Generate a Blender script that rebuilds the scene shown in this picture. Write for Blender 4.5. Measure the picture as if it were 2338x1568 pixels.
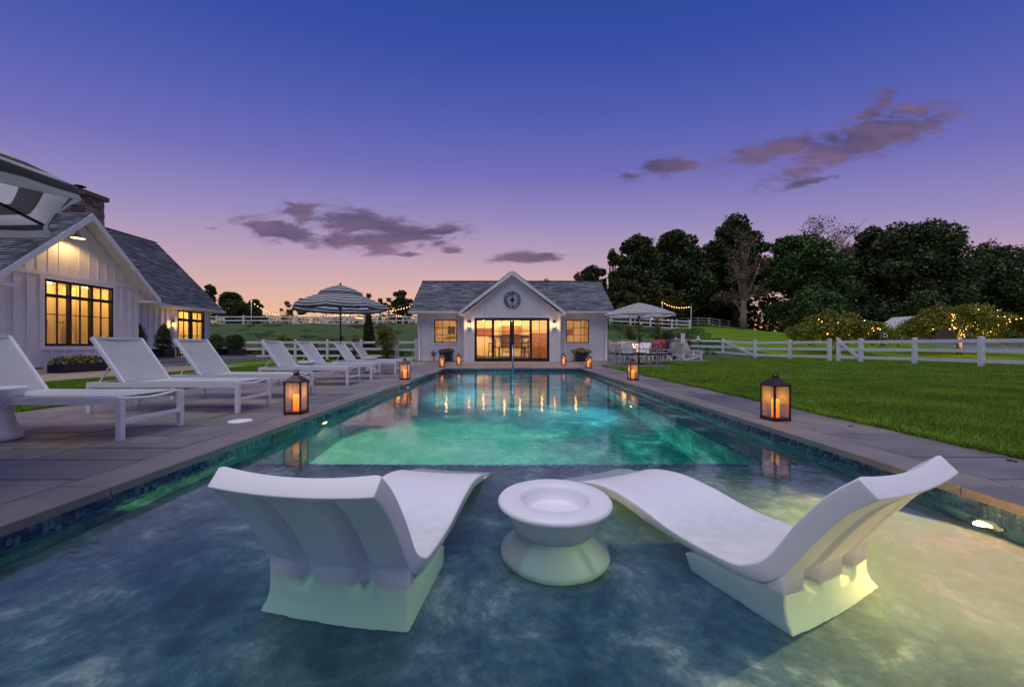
import bpy, math, random
import numpy as np
from mathutils import Vector, Matrix
rnd = random.Random(7)
R = math.radians
sin, cos, pi = math.sin, math.cos, math.pi
for o in list(bpy.data.objects):
    bpy.data.objects.remove(o)
SC = bpy.context.scene
COL = SC.collection

# ------------------------------------------------------------------ camera
cam = bpy.data.cameras.new('camera')
cam.sensor_width = 36
cam.lens = 896 / 2338 * 36
cam.shift_x = 8 / 2338
cam.shift_y = 4.7 / 2338
cam.clip_start = .05
cam.clip_end = 2000
co = bpy.data.objects.new('camera', cam)
COL.objects.link(co)
co.location = (0, 0, .85)
co.rotation_euler = (pi / 2, 0, 0)
SC.camera = co
SC.view_settings.view_transform = 'Standard'
SC.view_settings.look = 'None'
SC.view_settings.exposure = 0
SC.view_settings.gamma = 1
SC.view_settings.use_curve_mapping = False
SC.render.engine = 'CYCLES'
cy = SC.cycles
cy.use_denoising = True
cy.max_bounces = 10
cy.diffuse_bounces = 4
cy.glossy_bounces = 4
cy.transmission_bounces = 8
cy.transparent_max_bounces = 24
cy.caustics_reflective = False
cy.caustics_refractive = True
cy.blur_glossy = 1.0
cy.sample_clamp_indirect = 4.0


def lin(c):
    return tuple((v / 255 / 12.92) if v / 255 <= .04045 else ((v / 255 + .055) / 1.055) ** 2.4 for v in c)


# ------------------------------------------------------------------ dusk sky (world)
W = bpy.data.worlds.new('World')
SC.world = W
W.use_nodes = True
nt = W.node_tree
nt.nodes.clear()


def N(t, **kw):
    n = nt.nodes.new(t)
    for k, v in kw.items():
        setattr(n, k, v)
    return n


def mth(op, a, b=None, c=None, clamp=False):
    n = nt.nodes.new('ShaderNodeMath')
    n.operation = op
    n.use_clamp = clamp
    for i, v in enumerate((a, b, c)):
        if v is None:
            continue
        if isinstance(v, (int, float)):
            n.inputs[i].default_value = v
        else:
            nt.links.new(v, n.inputs[i])
    return n.outputs[0]


tc = N('ShaderNodeTexCoord')
sep = N('ShaderNodeSeparateXYZ')
nt.links.new(tc.outputs['Generated'], sep.inputs[0])
dx, dy, dz = sep.outputs
WARM = R(-7)
hl = mth('SQRT', mth('ADD', mth('MULTIPLY', dx, dx), mth('MULTIPLY', dy, dy)))
dotw = mth('DIVIDE', mth('ADD', mth('MULTIPLY', dx, sin(WARM)), mth('MULTIPLY', dy, cos(WARM))), mth('MAXIMUM', hl, .001))
add = mth('ADD', mth('MULTIPLY', mth('SUBTRACT', 1.0, dotw), .17), mth('MULTIPLY', mth('MAXIMUM', mth('MULTIPLY', dotw, -1.0), 0.0), .18))
# the anti-twilight side carries on with the same lilac band
eff = mth('ADD', mth('MAXIMUM', dz, 0.0), mth('MULTIPLY', add, mth('MINIMUM', mth('ADD', mth('MULTIPLY', mth('MAXIMUM', dz, 0.0), 4.0), .25), 1.0)))
ramp = N('ShaderNodeValToRGB')
nt.links.new(eff, ramp.inputs[0])
stops = [(0.0, (248, 170, 104)), (.04, (246, 182, 130)), (.09, (234, 182, 156)), (.15, (212, 174, 174)), (.22, (184, 158, 184)), (.30, (150, 138, 188)),
         (.40, (112, 110, 184)), (.50, (82, 94, 175)), (.60, (56, 78, 165)), (.70, (38, 70, 152)), (1.0, (32, 62, 138))]
cr = ramp.color_ramp
cr.interpolation = 'B_SPLINE' if False else 'LINEAR'
while len(cr.elements) > 1:
    cr.elements.remove(cr.elements[-1])
cr.elements[0].position = stops[0][0]
cr.elements[0].color = (*lin(stops[0][1]), 1)
for p, c in stops[1:]:
    e = cr.elements.new(p)
    e.color = (*lin(c), 1)
# clouds, placed by direction (u = x/y, v = z/y)
ysafe = mth('MAXIMUM', dy, .02)
U = mth('DIVIDE', dx, ysafe)
V = mth('DIVIDE', dz, ysafe)
CL = [  # px x, px y, half w, half h, tilt deg, weight
    (640, 528, 105, 24, -14, 1), (690, 480, 60, 18, -8, .85), (815, 512, 140, 34, -8, 1), (880, 540, 150, 28, 2, 1), (860, 570, 70, 16, 0, .8),
    (985, 530, 70, 12, 6, .9), (935, 581, 26, 6, 0, .9), (1035, 572, 28, 9, 0, .85), (1080, 572, 40, 6, 0, .5), (1215, 587, 80, 12, 2, 1), (1290, 582, 50, 5, 2, .7), (480, 522, 26, 5, -8, .55),
    (1512, 380, 68, 20, 2, 1), (1450, 402, 62, 12, 12, .7), (1960, 322, 190, 42, 22, 1), (1760, 345, 115, 26, 12, .85),
    (1990, 262, 70, 24, 48, .75), (2080, 295, 110, 24, 18, .85), (1845, 415, 72, 9, 12, .8), (1850, 375, 70, 22, 30, .7)]
mp = N('ShaderNodeCombineXYZ')
nt.links.new(mth('MULTIPLY', U, 1.0), mp.inputs[0])
nt.links.new(mth('MULTIPLY', V, 3.2), mp.inputs[1])
nz = N('ShaderNodeTexNoise')
nz.inputs['Scale'].default_value = 10
nz.inputs['Detail'].default_value = 10
nz.inputs['Roughness'].default_value = .64
nz.inputs['Distortion'].default_value = .5
nt.links.new(mp.outputs[0], nz.inputs['Vector'])
tot = None
for (px, py, a, b, t, w) in CL:
    u0, v0 = (px - 1161) / 896, (788.7 - py) / 896
    ct, st = cos(R(t)), sin(R(t))
    du, dv = mth('SUBTRACT', U, u0), mth('SUBTRACT', V, v0)
    p = mth('DIVIDE', mth('ADD', mth('MULTIPLY', du, ct), mth('MULTIPLY', dv, st)), a * 1.3 / 896)
    q = mth('DIVIDE', mth('SUBTRACT', mth('MULTIPLY', dv, ct), mth('MULTIPLY', du, st)), b * 1.3 / 896)
    d2 = mth('ADD', mth('MULTIPLY', p, p), mth('MULTIPLY', q, q))
    m = mth('MULTIPLY', mth('EXPONENT', mth('MULTIPLY', d2, -1.5)), w)
    tot = m if tot is None else mth('MAXIMUM', tot, m)
dens = mth('ADD', mth('MULTIPLY', tot, 1.15), mth('MULTIPLY', mth('SUBTRACT', nz.outputs[0], .5), 2.7))
mr = N('ShaderNodeMapRange', interpolation_type='SMOOTHSTEP')
mr.inputs['From Min'].default_value = .19
mr.inputs['From Max'].default_value = .88
nt.links.new(dens, mr.inputs['Value'])
gate = mth('MULTIPLY', mr.outputs[0], mth('MULTIPLY', mth('GREATER_THAN', dy, .05), mth('MINIMUM', mth('MULTIPLY', tot, 3.0), 1.0)))
nz2 = N('ShaderNodeTexNoise')
nz2.inputs['Scale'].default_value = 5
nz2.inputs['Detail'].default_value = 3
nt.links.new(mp.outputs[0], nz2.inputs['Vector'])
ccol = N('ShaderNodeMix', data_type='RGBA')
nt.links.new(mth('MULTIPLY', mth('SUBTRACT', nz2.outputs[0], .35), 2.2, clamp=True), ccol.inputs['Factor'])
ccol.inputs['A'].default_value = (*lin((76, 70, 104)), 1)
ccol.inputs['B'].default_value = (*lin((140, 106, 132)), 1)
mixc = N('ShaderNodeMix', data_type='RGBA')
nt.links.new(mth('MULTIPLY', gate, .9), mixc.inputs['Factor'])
nt.links.new(ramp.outputs[0], mixc.inputs['A'])
nt.links.new(ccol.outputs['Result'], mixc.inputs['B'])
bg = N('ShaderNodeBackground')
bg.inputs['Strength'].default_value = 1.0
nt.links.new(mixc.outputs['Result'], bg.inputs['Color'])
# last light of the set sun from the physical sky, very weak
sky = N('ShaderNodeTexSky', sky_type='NISHITA')
sky.sun_disc = False
sky.sun_elevation = R(1)
sky.sun_rotation = WARM
bg2 = N('ShaderNodeBackground')
bg2.inputs['Strength'].default_value = .004
nt.links.new(sky.outputs[0], bg2.inputs['Color'])
ads = N('ShaderNodeAddShader')
nt.links.new(bg.outputs[0], ads.inputs[0])
nt.links.new(bg2.outputs[0], ads.inputs[1])
out = N('ShaderNodeOutputWorld')
nt.links.new(ads.outputs[0], out.inputs['Surface'])
# very wide sun lamp added overhead as fill to brighten the dim ground
sl_ = bpy.data.lights.new('overhead_fill', 'SUN')
sl_.energy = 2.05
sl_.angle = R(66)
sl_.color = (1.0, .93, .90)
so_ = bpy.data.objects.new('overhead_fill', sl_)
COL.objects.link(so_)
so_.rotation_euler = (R(12), R(-4), 0)
W.cycles.sampling_method = 'MANUAL'
W.cycles.sample_map_resolution = 512

# ------------------------------------------------------------------ materials
MATS = {}


class MT:
    """small node helper for one material"""

    def __init__(s, name):
        s.m = bpy.data.materials.new(name)
        s.m.use_nodes = True
        s.t = s.m.node_tree
        s.t.nodes.clear()
        s.out = s.t.nodes.new('ShaderNodeOutputMaterial')
        s.b = s.t.nodes.new('ShaderNodeBsdfPrincipled')
        s.t.links.new(s.b.outputs[0], s.out.inputs['Surface'])
        MATS[name] = s.m

    def n(s, t, **kw):
        n = s.t.nodes.new(t)
        for k, v in kw.items():
            setattr(n, k, v)
        return n

    def l(s, a, b):
        s.t.links.new(a, b)

    def coord(s, scale=(1, 1, 1), which='Object', rot=(0, 0, 0)):
        tc = s.n('ShaderNodeTexCoord')
        mp = s.n('ShaderNodeMapping')
        mp.inputs['Scale'].default_value = scale
        mp.inputs['Rotation'].default_value = rot
        if which == 'World':
            g = s.n('ShaderNodeNewGeometry')
            s.l(g.outputs['Position'], mp.inputs['Vector'])
        else:
            s.l(tc.outputs[which], mp.inputs['Vector'])
        return mp.outputs[0]

    def noise(s, scale, detail=4, vec=None, rough=.55, dist=0):
        n = s.n('ShaderNodeTexNoise')
        n.inputs['Scale'].default_value = scale
        n.inputs['Detail'].default_value = detail
        n.inputs['Roughness'].default_value = rough
        n.inputs['Distortion'].default_value = dist
        if vec is not None:
            s.l(vec, n.inputs['Vector'])
        return n.outputs[0]

    def ramp(s, fac, stops):
        r = s.n('ShaderNodeValToRGB')
        e = r.color_ramp.elements
        while len(e) > 1:
            e.remove(e[-1])
        e[0].position = stops[0][0]
        e[0].color = (*stops[0][1], 1)
        for p, c in stops[1:]:
            x = e.new(p)
            x.color = (*c, 1)
        s.l(fac, r.inputs[0])
        return r.outputs[0]

    def mix(s, fac, a, b, mode='MIX'):
        m = s.n('ShaderNodeMix', data_type='RGBA', blend_type=mode)
        for v, k in ((fac, 'Factor'), (a, 'A'), (b, 'B')):
            if isinstance(v, (int, float)):
                m.inputs[k].default_value = v
            elif isinstance(v, tuple):
                m.inputs[k].default_value = (*v, 1)
            else:
                s.l(v, m.inputs[k])
        return m.outputs['Result']

    def math(s, op, a, b=0.0):
        m = s.n('ShaderNodeMath', operation=op)
        for i, v in enumerate((a, b)):
            if isinstance(v, (int, float)):
                m.inputs[i].default_value = v
            else:
                s.l(v, m.inputs[i])
        return m.outputs[0]

    def col(s, c):
        if isinstance(c, tuple):
            s.b.inputs['Base Color'].default_value = (*c, 1)
        else:
            s.l(c, s.b.inputs['Base Color'])

    def rough(s, v):
        if isinstance(v, (int, float)):
            s.b.inputs['Roughness'].default_value = v
        else:
            s.l(v, s.b.inputs['Roughness'])

    def bump(s, h, strength=.3, dist=.01):
        b = s.n('ShaderNodeBump')
        b.inputs['Strength'].default_value = strength
        b.inputs['Distance'].default_value = dist
        s.l(h, b.inputs['Height'])
        s.l(b.outputs[0], s.b.inputs['Normal'])
        return b

    def island(s):
        return s.n('ShaderNodeNewGeometry').outputs['Random Per Island']

    def objrand(s):
        return s.n('ShaderNodeObjectInfo').outputs['Random']


def simple(name, c, rough=.5, var=.12, scale=6, metal=0, bump=.0, bscale=60, spec=None):
    m = MT(name)
    v = m.coord()
    n = m.noise(scale, 5, v)
    lo = tuple(x * (1 - var) for x in c)
    hi = tuple(min(1, x * (1 + var)) for x in c)
    m.col(m.ramp(n, [(.3, lo), (.7, hi)]))
    m.rough(rough)
    m.b.inputs['Metallic'].default_value = metal
    if spec is not None:
        m.b.inputs['Specular IOR Level'].default_value = spec
    if bump:
        m.bump(m.noise(bscale, 4, v), bump, .005)
    return m


simple('white_paint', (.78, .78, .79), .5, .05, 3, bump=.08, bscale=25)
simple('white_trim', (.82, .82, .83), .45, .04)
simple('vinyl_white', (.80, .79, .80), .35, .05, 4)
simple('white_metal', (.80, .80, .82), .32, .03)
simple('black_frame', (.012, .012, .015), .35, .1)
simple('bronze_metal', (.055, .028, .026), .42, .25, 20, metal=.4)
simple('dark_box', (.015, .017, .03), .4, .2)
simple('dark_metal', (.03, .028, .03), .4, .2, metal=.5)
simple('steel', (.6, .6, .62), .18, .05, metal=1)
simple('soil', (.03, .02, .015), .9, .3)
simple('bark', (.10, .075, .055), .9, .4, 8, bump=.5, bscale=18)
simple('pale_bark', (.34, .26, .20), .9, .3, 8, bump=.5, bscale=18)
simple('interior_wall', (.72, .62, .44), .7, .08, 2)
simple('interior_floor', (.35, .24, .13), .5, .2, 4)
simple('dark_wood', (.05, .025, .015), .4, .3, 8)
simple('brown_wood', (.16, .08, .045), .5, .3, 8)
simple('art_brown', (.22, .08, .05), .6, .5, 12)
simple('curtain', (.7, .62, .48), .8, .06, 4)
simple('fixture_white', (.85, .84, .8), .4, .03)
simple('cushion_dark', (.02, .02, .03), .8, .2)
simple('tan_stone', (.30, .24, .19), .7, .25, 3, bump=.3)
simple('arena', (.62, .6, .6), .8, .15)
simple('tile_gap', (.05, .07, .09), .8, .2)
simple('red_flower', (.30, .018, .022), .7, .4, 30)
simple('grout', (.035, .035, .04), .9, .3, 8)
simple('barn_roof', (.5, .5, .55), .6, .15)

# moulded resin of the in-pool furniture: white with fine scuffs
m = MT('resin')
v = m.coord()
m.col(m.mix(m.ramp(m.noise(9, 6, v), [(.55, (0, 0, 0)), (.85, (1, 1, 1))]), (.80, .80, .82), (.73, .73, .75)))
cc_ = m.b.inputs['Base Color'].links[0].from_socket
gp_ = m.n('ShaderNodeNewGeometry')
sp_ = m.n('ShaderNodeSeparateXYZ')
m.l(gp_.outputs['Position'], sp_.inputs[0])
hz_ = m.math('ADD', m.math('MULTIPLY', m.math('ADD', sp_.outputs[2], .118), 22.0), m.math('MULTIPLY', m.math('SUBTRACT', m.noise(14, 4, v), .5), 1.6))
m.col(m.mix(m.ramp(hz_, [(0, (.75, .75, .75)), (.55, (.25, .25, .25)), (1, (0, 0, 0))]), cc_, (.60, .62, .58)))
m.rough(m.math('ADD', m.math('MULTIPLY', m.noise(6, 4, v), .3), .22))
m.bump(m.noise(160, 3, v), .14, .002)
# sling mesh
m = MT('sling')
v = m.coord()
ck = m.noise(2.2, 4, v)
w1 = m.n('ShaderNodeTexWave', wave_type='BANDS', bands_direction='X')
w1.inputs['Scale'].default_value = 150
m.l(v, w1.inputs['Vector'])
m.col(m.ramp(ck, [(.3, (.42, .43, .44)), (.7, (.50, .51, .52))]))
m.rough(.8)
m.bump(w1.outputs[0], .12, .001)

# bluestone paving, every slab its own tone
m = MT('bluestone')
v = m.coord(which='World')
base = m.ramp(m.objrand(), [(0, (.115, .112, .115)), (.3, (.185, .172, .165)), (.55, (.23, .21, .19)), (.8, (.15, .15, .155)), (1, (.25, .21, .18))])
cl = m.ramp(m.noise(1.6, 7, v, .62, .6), [(.3, (.58, .58, .62)), (.5, (1, 1, 1)), (.72, (1.28, 1.2, 1.12))])
st = m.ramp(m.noise(38, 5, v), [(.35, (.9, .9, .9)), (.65, (1.06, 1.06, 1.06))])
m.col(m.mix(1, m.mix(1, base, cl, 'MULTIPLY'), st, 'MULTIPLY'))
m.rough(m.math('ADD', m.math('MULTIPLY', m.noise(5, 4, v), .4), .22))
m.bump(m.noise(14, 8, v, .65), .35, .006)
m = MT('coping_stone_mat')
v = m.coord(which='World')
m.col(m.mix(1, m.ramp(m.objrand(), [(0, (.17, .16, .15)), (1, (.235, .215, .195))]), m.ramp(m.noise(2.5, 7, v, .6, .4), [(.3, (.8, .8, .84)), (.7, (1.15, 1.1, 1.05))]), 'MULTIPLY'))
m.rough(.55)
m.bump(m.noise(18, 8, v, .65), .3, .005)
m = MT('warm_paving')
v = m.coord(which='World')
m.col(m.mix(1, m.ramp(m.objrand(), [(0, (.18, .15, .14)), (.5, (.25, .20, .18)), (1, (.29, .24, .21))]), m.ramp(m.noise(2, 6, v), [(.3, (.8, .8, .85)), (.7, (1.1, 1.1, 1.05))]), 'MULTIPLY'))
m.rough(.6)
m.bump(m.noise(14, 8, v), .3, .005)

# mottled quartz pool plaster, pale mottles strengthened in colour to suggest caustic light
m = MT('pool_plaster')
v = m.coord(which='World')
a = m.noise(2.1, 10, v, .68, .35)
b = m.noise(12, 8, v, .72, .2)
c = m.noise(60, 4, v, .6)
c1 = m.ramp(a, [(.30, (.014, .052, .078)), (.45, (.045, .115, .145)), (.56, (.12, .20, .225)), (.68, (.46, .50, .46))])
c2 = m.ramp(b, [(.3, (.6, .64, .70)), (.52, (1, 1, 1)), (.66, (1.6, 1.5, 1.4))])
c3 = m.ramp(c, [(.3, (.86, .86, .86)), (.7, (1.12, 1.12, 1.12))])
m.col(m.mix(1, m.mix(1, c1, c2, 'MULTIPLY'), c3, 'MULTIPLY'))
m.rough(.8)
m = MT('mosaic')
r = m.island()
m.col(m.ramp(r, [(0, (.012, .03, .09)), (.3, (.02, .06, .15)), (.55, (.05, .12, .2)), (.8, (.09, .2, .26)), (1, (.2, .3, .33))]))
m.rough(.12)
# pool water: refracting surface and a green-blue absorbing body
m = MT('water')
m.t.nodes.remove(m.b)
g = m.n('ShaderNodeBsdfGlass')
g.inputs['IOR'].default_value = 1.333
g.inputs['Roughness'].default_value = .012
g.inputs['Color'].default_value = (1, 1, 1, 1)
v = m.coord((1.0, 1.6, 1), which='World')
n1 = m.noise(2.3, 3, v, .5)
n2 = m.noise(16, 2, v, .5)
bp = m.n('ShaderNodeBump')
bp.inputs['Strength'].default_value = .22
bp.inputs['Distance'].default_value = .012
m.l(m.math('ADD', n1, m.math('MULTIPLY', n2, .30)), bp.inputs['Height'])
m.l(bp.outputs[0], g.inputs['Normal'])
m.l(g.outputs[0], m.out.inputs['Surface'])
va = m.n('ShaderNodeVolumeAbsorption')
va.inputs['Color'].default_value = (.26, .88, .94, 1)
va.inputs['Density'].default_value = .55
m.l(va.outputs[0], m.out.inputs['Volume'])


def glassmat(name, tint, refl=1.0, film=0):
    m = MT(name)
    m.t.nodes.remove(m.b)
    tr = m.n('ShaderNodeBsdfTransparent')
    tr.inputs[0].default_value = (*tint, 1)
    gl = m.n('ShaderNodeBsdfGlossy')
    gl.inputs['Roughness'].default_value = .02
    gl.inputs['Color'].default_value = (1, 1, 1, 1)
    fr = m.n('ShaderNodeLayerWeight')
    fr.inputs['Blend'].default_value = .5
    f5 = m.math('POWER', fr.outputs['Facing'], 5)
    mx = m.n('ShaderNodeMixShader')
    m.l(m.math('MULTIPLY', m.math('ADD', m.math('MULTIPLY', f5, .93), .06), refl), mx.inputs[0])
    m.l(tr.outputs[0], mx.inputs[1])
    m.l(gl.outputs[0], mx.inputs[2])
    if film:
        df = m.n('ShaderNodeBsdfTranslucent')
        df.inputs[0].default_value = (.8, .72, .6, 1)
        m2_ = m.n('ShaderNodeMixShader')
        m2_.inputs[0].default_value = film
        m.l(mx.outputs[0], m2_.inputs[1])
        m.l(df.outputs[0], m2_.inputs[2])
        m.l(m2_.outputs[0], m.out.inputs['Surface'])
    else:
        m.l(mx.outputs[0], m.out.inputs['Surface'])


glassmat('window_glass', (.95, .93, .88), 1.3)
glassmat('lantern_glass', (.86, .84, .80), 1.6, .16)


def emit(name, c, s, sample=True):
    m = MT(name)
    m.t.nodes.remove(m.b)
    e = m.n('ShaderNodeEmission')
    e.inputs[0].default_value = (*c, 1)
    e.inputs[1].default_value = s
    m.l(e.outputs[0], m.out.inputs['Surface'])
    if not sample:
        m.m.cycles.emission_sampling = 'NONE'
    return m


emit('bulb_glow', (1, .42, .10), 9, False)
emit('bulb_small', (1, .42, .10), 11, False)
emit('lamp_glow', (1, .52, .16), 7, False)
emit('bulb_big', (1, .58, .2), 26, False)
emit('pool_lens', (1, .70, .30), 3.5, False)
emit('shade_glow', (1, .6, .22), 2.2, False)
# LED candle: translucent wax glowing strongest near its wick
m = MT('candle_wax')
m.t.nodes.remove(m.b)
tcn = m.n('ShaderNodeTexCoord')
sp = m.n('ShaderNodeSeparateXYZ')
m.l(tcn.outputs['Object'], sp.inputs[0])
e = m.n('ShaderNodeEmission')
m.l(m.ramp(sp.outputs[2], [(.02, (1, .16, .015)), (.17, (1, .30, .04)), (.215, (1, .52, .10)), (.24, (1, .36, .05))]), e.inputs[0])
e.inputs[1].default_value = 1.9
m.l(e.outputs[0], m.out.inputs['Surface'])

# roof shingles and foliage take a tone per island
m = MT('shingle_mat')
r = m.island()
v = m.coord(which='World')
m.col(m.mix(1, m.ramp(r, [(0, (.09, .10, .12)), (.35, (.14, .155, .18)), (.7, (.20, .21, .24)), (1, (.28, .29, .31))]),
            m.ramp(m.noise(1.3, 5, v), [(.35, (.72, .74, .8)), (.65, (1.2, 1.2, 1.2))]), 'MULTIPLY'))
m.rough(.85)
m.bump(m.noise(70, 3, v), .4, .004)


def leafmat(name, stops, trans=.25):
    m = MT(name)
    r = m.island()
    v = m.coord(which='World')
    n = m.noise(.9, 3, v)
    c = m.mix(1, m.ramp(r, stops), m.ramp(n, [(.3, (.6, .62, .6)), (.7, (1.35, 1.3, 1.2))]), 'MULTIPLY')
    m.col(c)
    m.rough(.6)
    m.b.inputs['Specular IOR Level'].default_value = .25


leafmat('leaf_dark', [(0, (.020, .036, .013)), (.5, (.055, .085, .028)), (1, (.14, .17, .055))])
leafmat('leaf_mid', [(0, (.030, .065, .016)), (.5, (.06, .13, .030)), (1, (.12, .21, .05))])
leafmat('leaf_olive', [(0, (.035, .042, .012)), (.5, (.06, .075, .02)), (1, (.11, .12, .035))])
leafmat('leaf_brown', [(0, (.07, .045, .025)), (.5, (.13, .09, .05)), (1, (.22, .16, .09))])
leafmat('leaf_willow', [(0, (.08, .11, .012)), (.5, (.20, .22, .025)), (1, (.34, .33, .05))])
leafmat('leaf_topiary', [(0, (.015, .04, .012)), (.5, (.035, .08, .02)), (1, (.07, .13, .03))])
leafmat('leaf_yellow', [(0, (.08, .10, .015)), (.5, (.16, .16, .02)), (1, (.25, .2, .04))])
leafmat('petal_cream', [(0, (.25, .28, .08)), (.5, (.6, .5, .15)), (1, (.75, .65, .35))])
leafmat('petal_pink', [(0, (.05, .08, .03)), (.4, (.35, .08, .12)), (.7, (.5, .2, .2)), (1, (.6, .4, .3))])
leafmat('grass_blade', [(0, (.10, .19, .012)), (.5, (.16, .31, .020)), (.9, (.22, .38, .03)), (1, (.34, .36, .09))])
m = MT('lawn_mat')
v = m.coord(which='World')
vs = m.coord((.35, 2.2, 1), which='World', rot=(0, 0, .12))
c = m.ramp(m.noise(26, 6, v), [(.3, (.065, .125, .008)), (.55, (.12, .23, .014)), (.75, (.17, .31, .022))])
c = m.mix(1, c, m.ramp(m.noise(.8, 5, vs, .6), [(.3, (.6, .64, .6)), (.7, (1.4, 1.3, 1.1))]), 'MULTIPLY')
m.col(c)
m.rough(.9)
m.b.inputs['Specular IOR Level'].default_value = .1
m.bump(m.noise(60, 6, v, .7), .8, .03)
m = MT('slope_mat')
v = m.coord(which='World')
c = m.ramp(m.noise(3.5, 8, v, .7), [(.3, (.025, .050, .012)), (.5, (.05, .095, .018)), (.62, (.08, .13, .025)), (.75, (.12, .11, .07))])
m.col(c)
m.rough(.95)
m.bump(m.noise(9, 8, v, .7), 1, .1)
# chimney and garden-wall stones
m = MT('stone_mat')
v = m.coord(which='World')
m.col(m.mix(1, m.ramp(m.objrand(), [(0, (.10, .075, .06)), (.4, (.22, .165, .13)), (.7, (.34, .27, .21)), (1, (.17, .16, .16))]), m.ramp(m.noise(14, 6, v), [(.3, (.6, .6, .6)), (.7, (1.3, 1.3, 1.3))]), 'MULTIPLY'))
m.rough(.85)
m.bump(m.noise(20, 8, v), .8, .02)
m = MT('pale_stone')
v = m.coord(which='World')
m.col(m.mix(1, m.ramp(m.objrand(), [(0, (.42, .38, .35)), (.5, (.6, .56, .52)), (1, (.72, .68, .64))]), m.ramp(m.noise(14, 6, v), [(.3, (.75, .75, .75)), (.7, (1.15, 1.15, 1.15))]), 'MULTIPLY'))
m.rough(.85)
m.bump(m.noise(20, 8, v), .8, .02)


def stripes(name, a, b, n, ratio=.5):
    m = MT(name)
    uv = m.n('ShaderNodeUVMap')
    sp = m.n('ShaderNodeSeparateXYZ')
    m.l(uv.outputs[0], sp.inputs[0])
    f = m.math('FRACT', m.math('MULTIPLY', sp.outputs[1], n))
    m.col(m.mix(m.math('GREATER_THAN', f, ratio), a, b))
    m.rough(.85)
    m.b.inputs['Specular IOR Level'].default_value = .2
    m.bump(m.noise(7, 3, m.coord()), .25, .02)
    tl_ = m.n('ShaderNodeBsdfTranslucent')      # light soaks through the cloth
    m.l(m.b.inputs['Base Color'].links[0].from_socket, tl_.inputs[0])
    ms_ = m.n('ShaderNodeMixShader')
    ms_.inputs[0].default_value = .5
    m.l(m.b.outputs[0], ms_.inputs[1])
    m.l(tl_.outputs[0], ms_.inputs[2])
    m.l(ms_.outputs[0], m.out.inputs['Surface'])


stripes('stripe_navy', (.72, .72, .75), (.02, .03, .08), 9, .55)
stripes('stripe_grey', (.84, .84, .86), (.03, .035, .07), 10, .70)
stripes('stripe_wide', (.78, .77, .77), (.11, .105, .11), 8.5, .50)
m = MT('curb')
m.col((.3, .3, .3))


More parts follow.
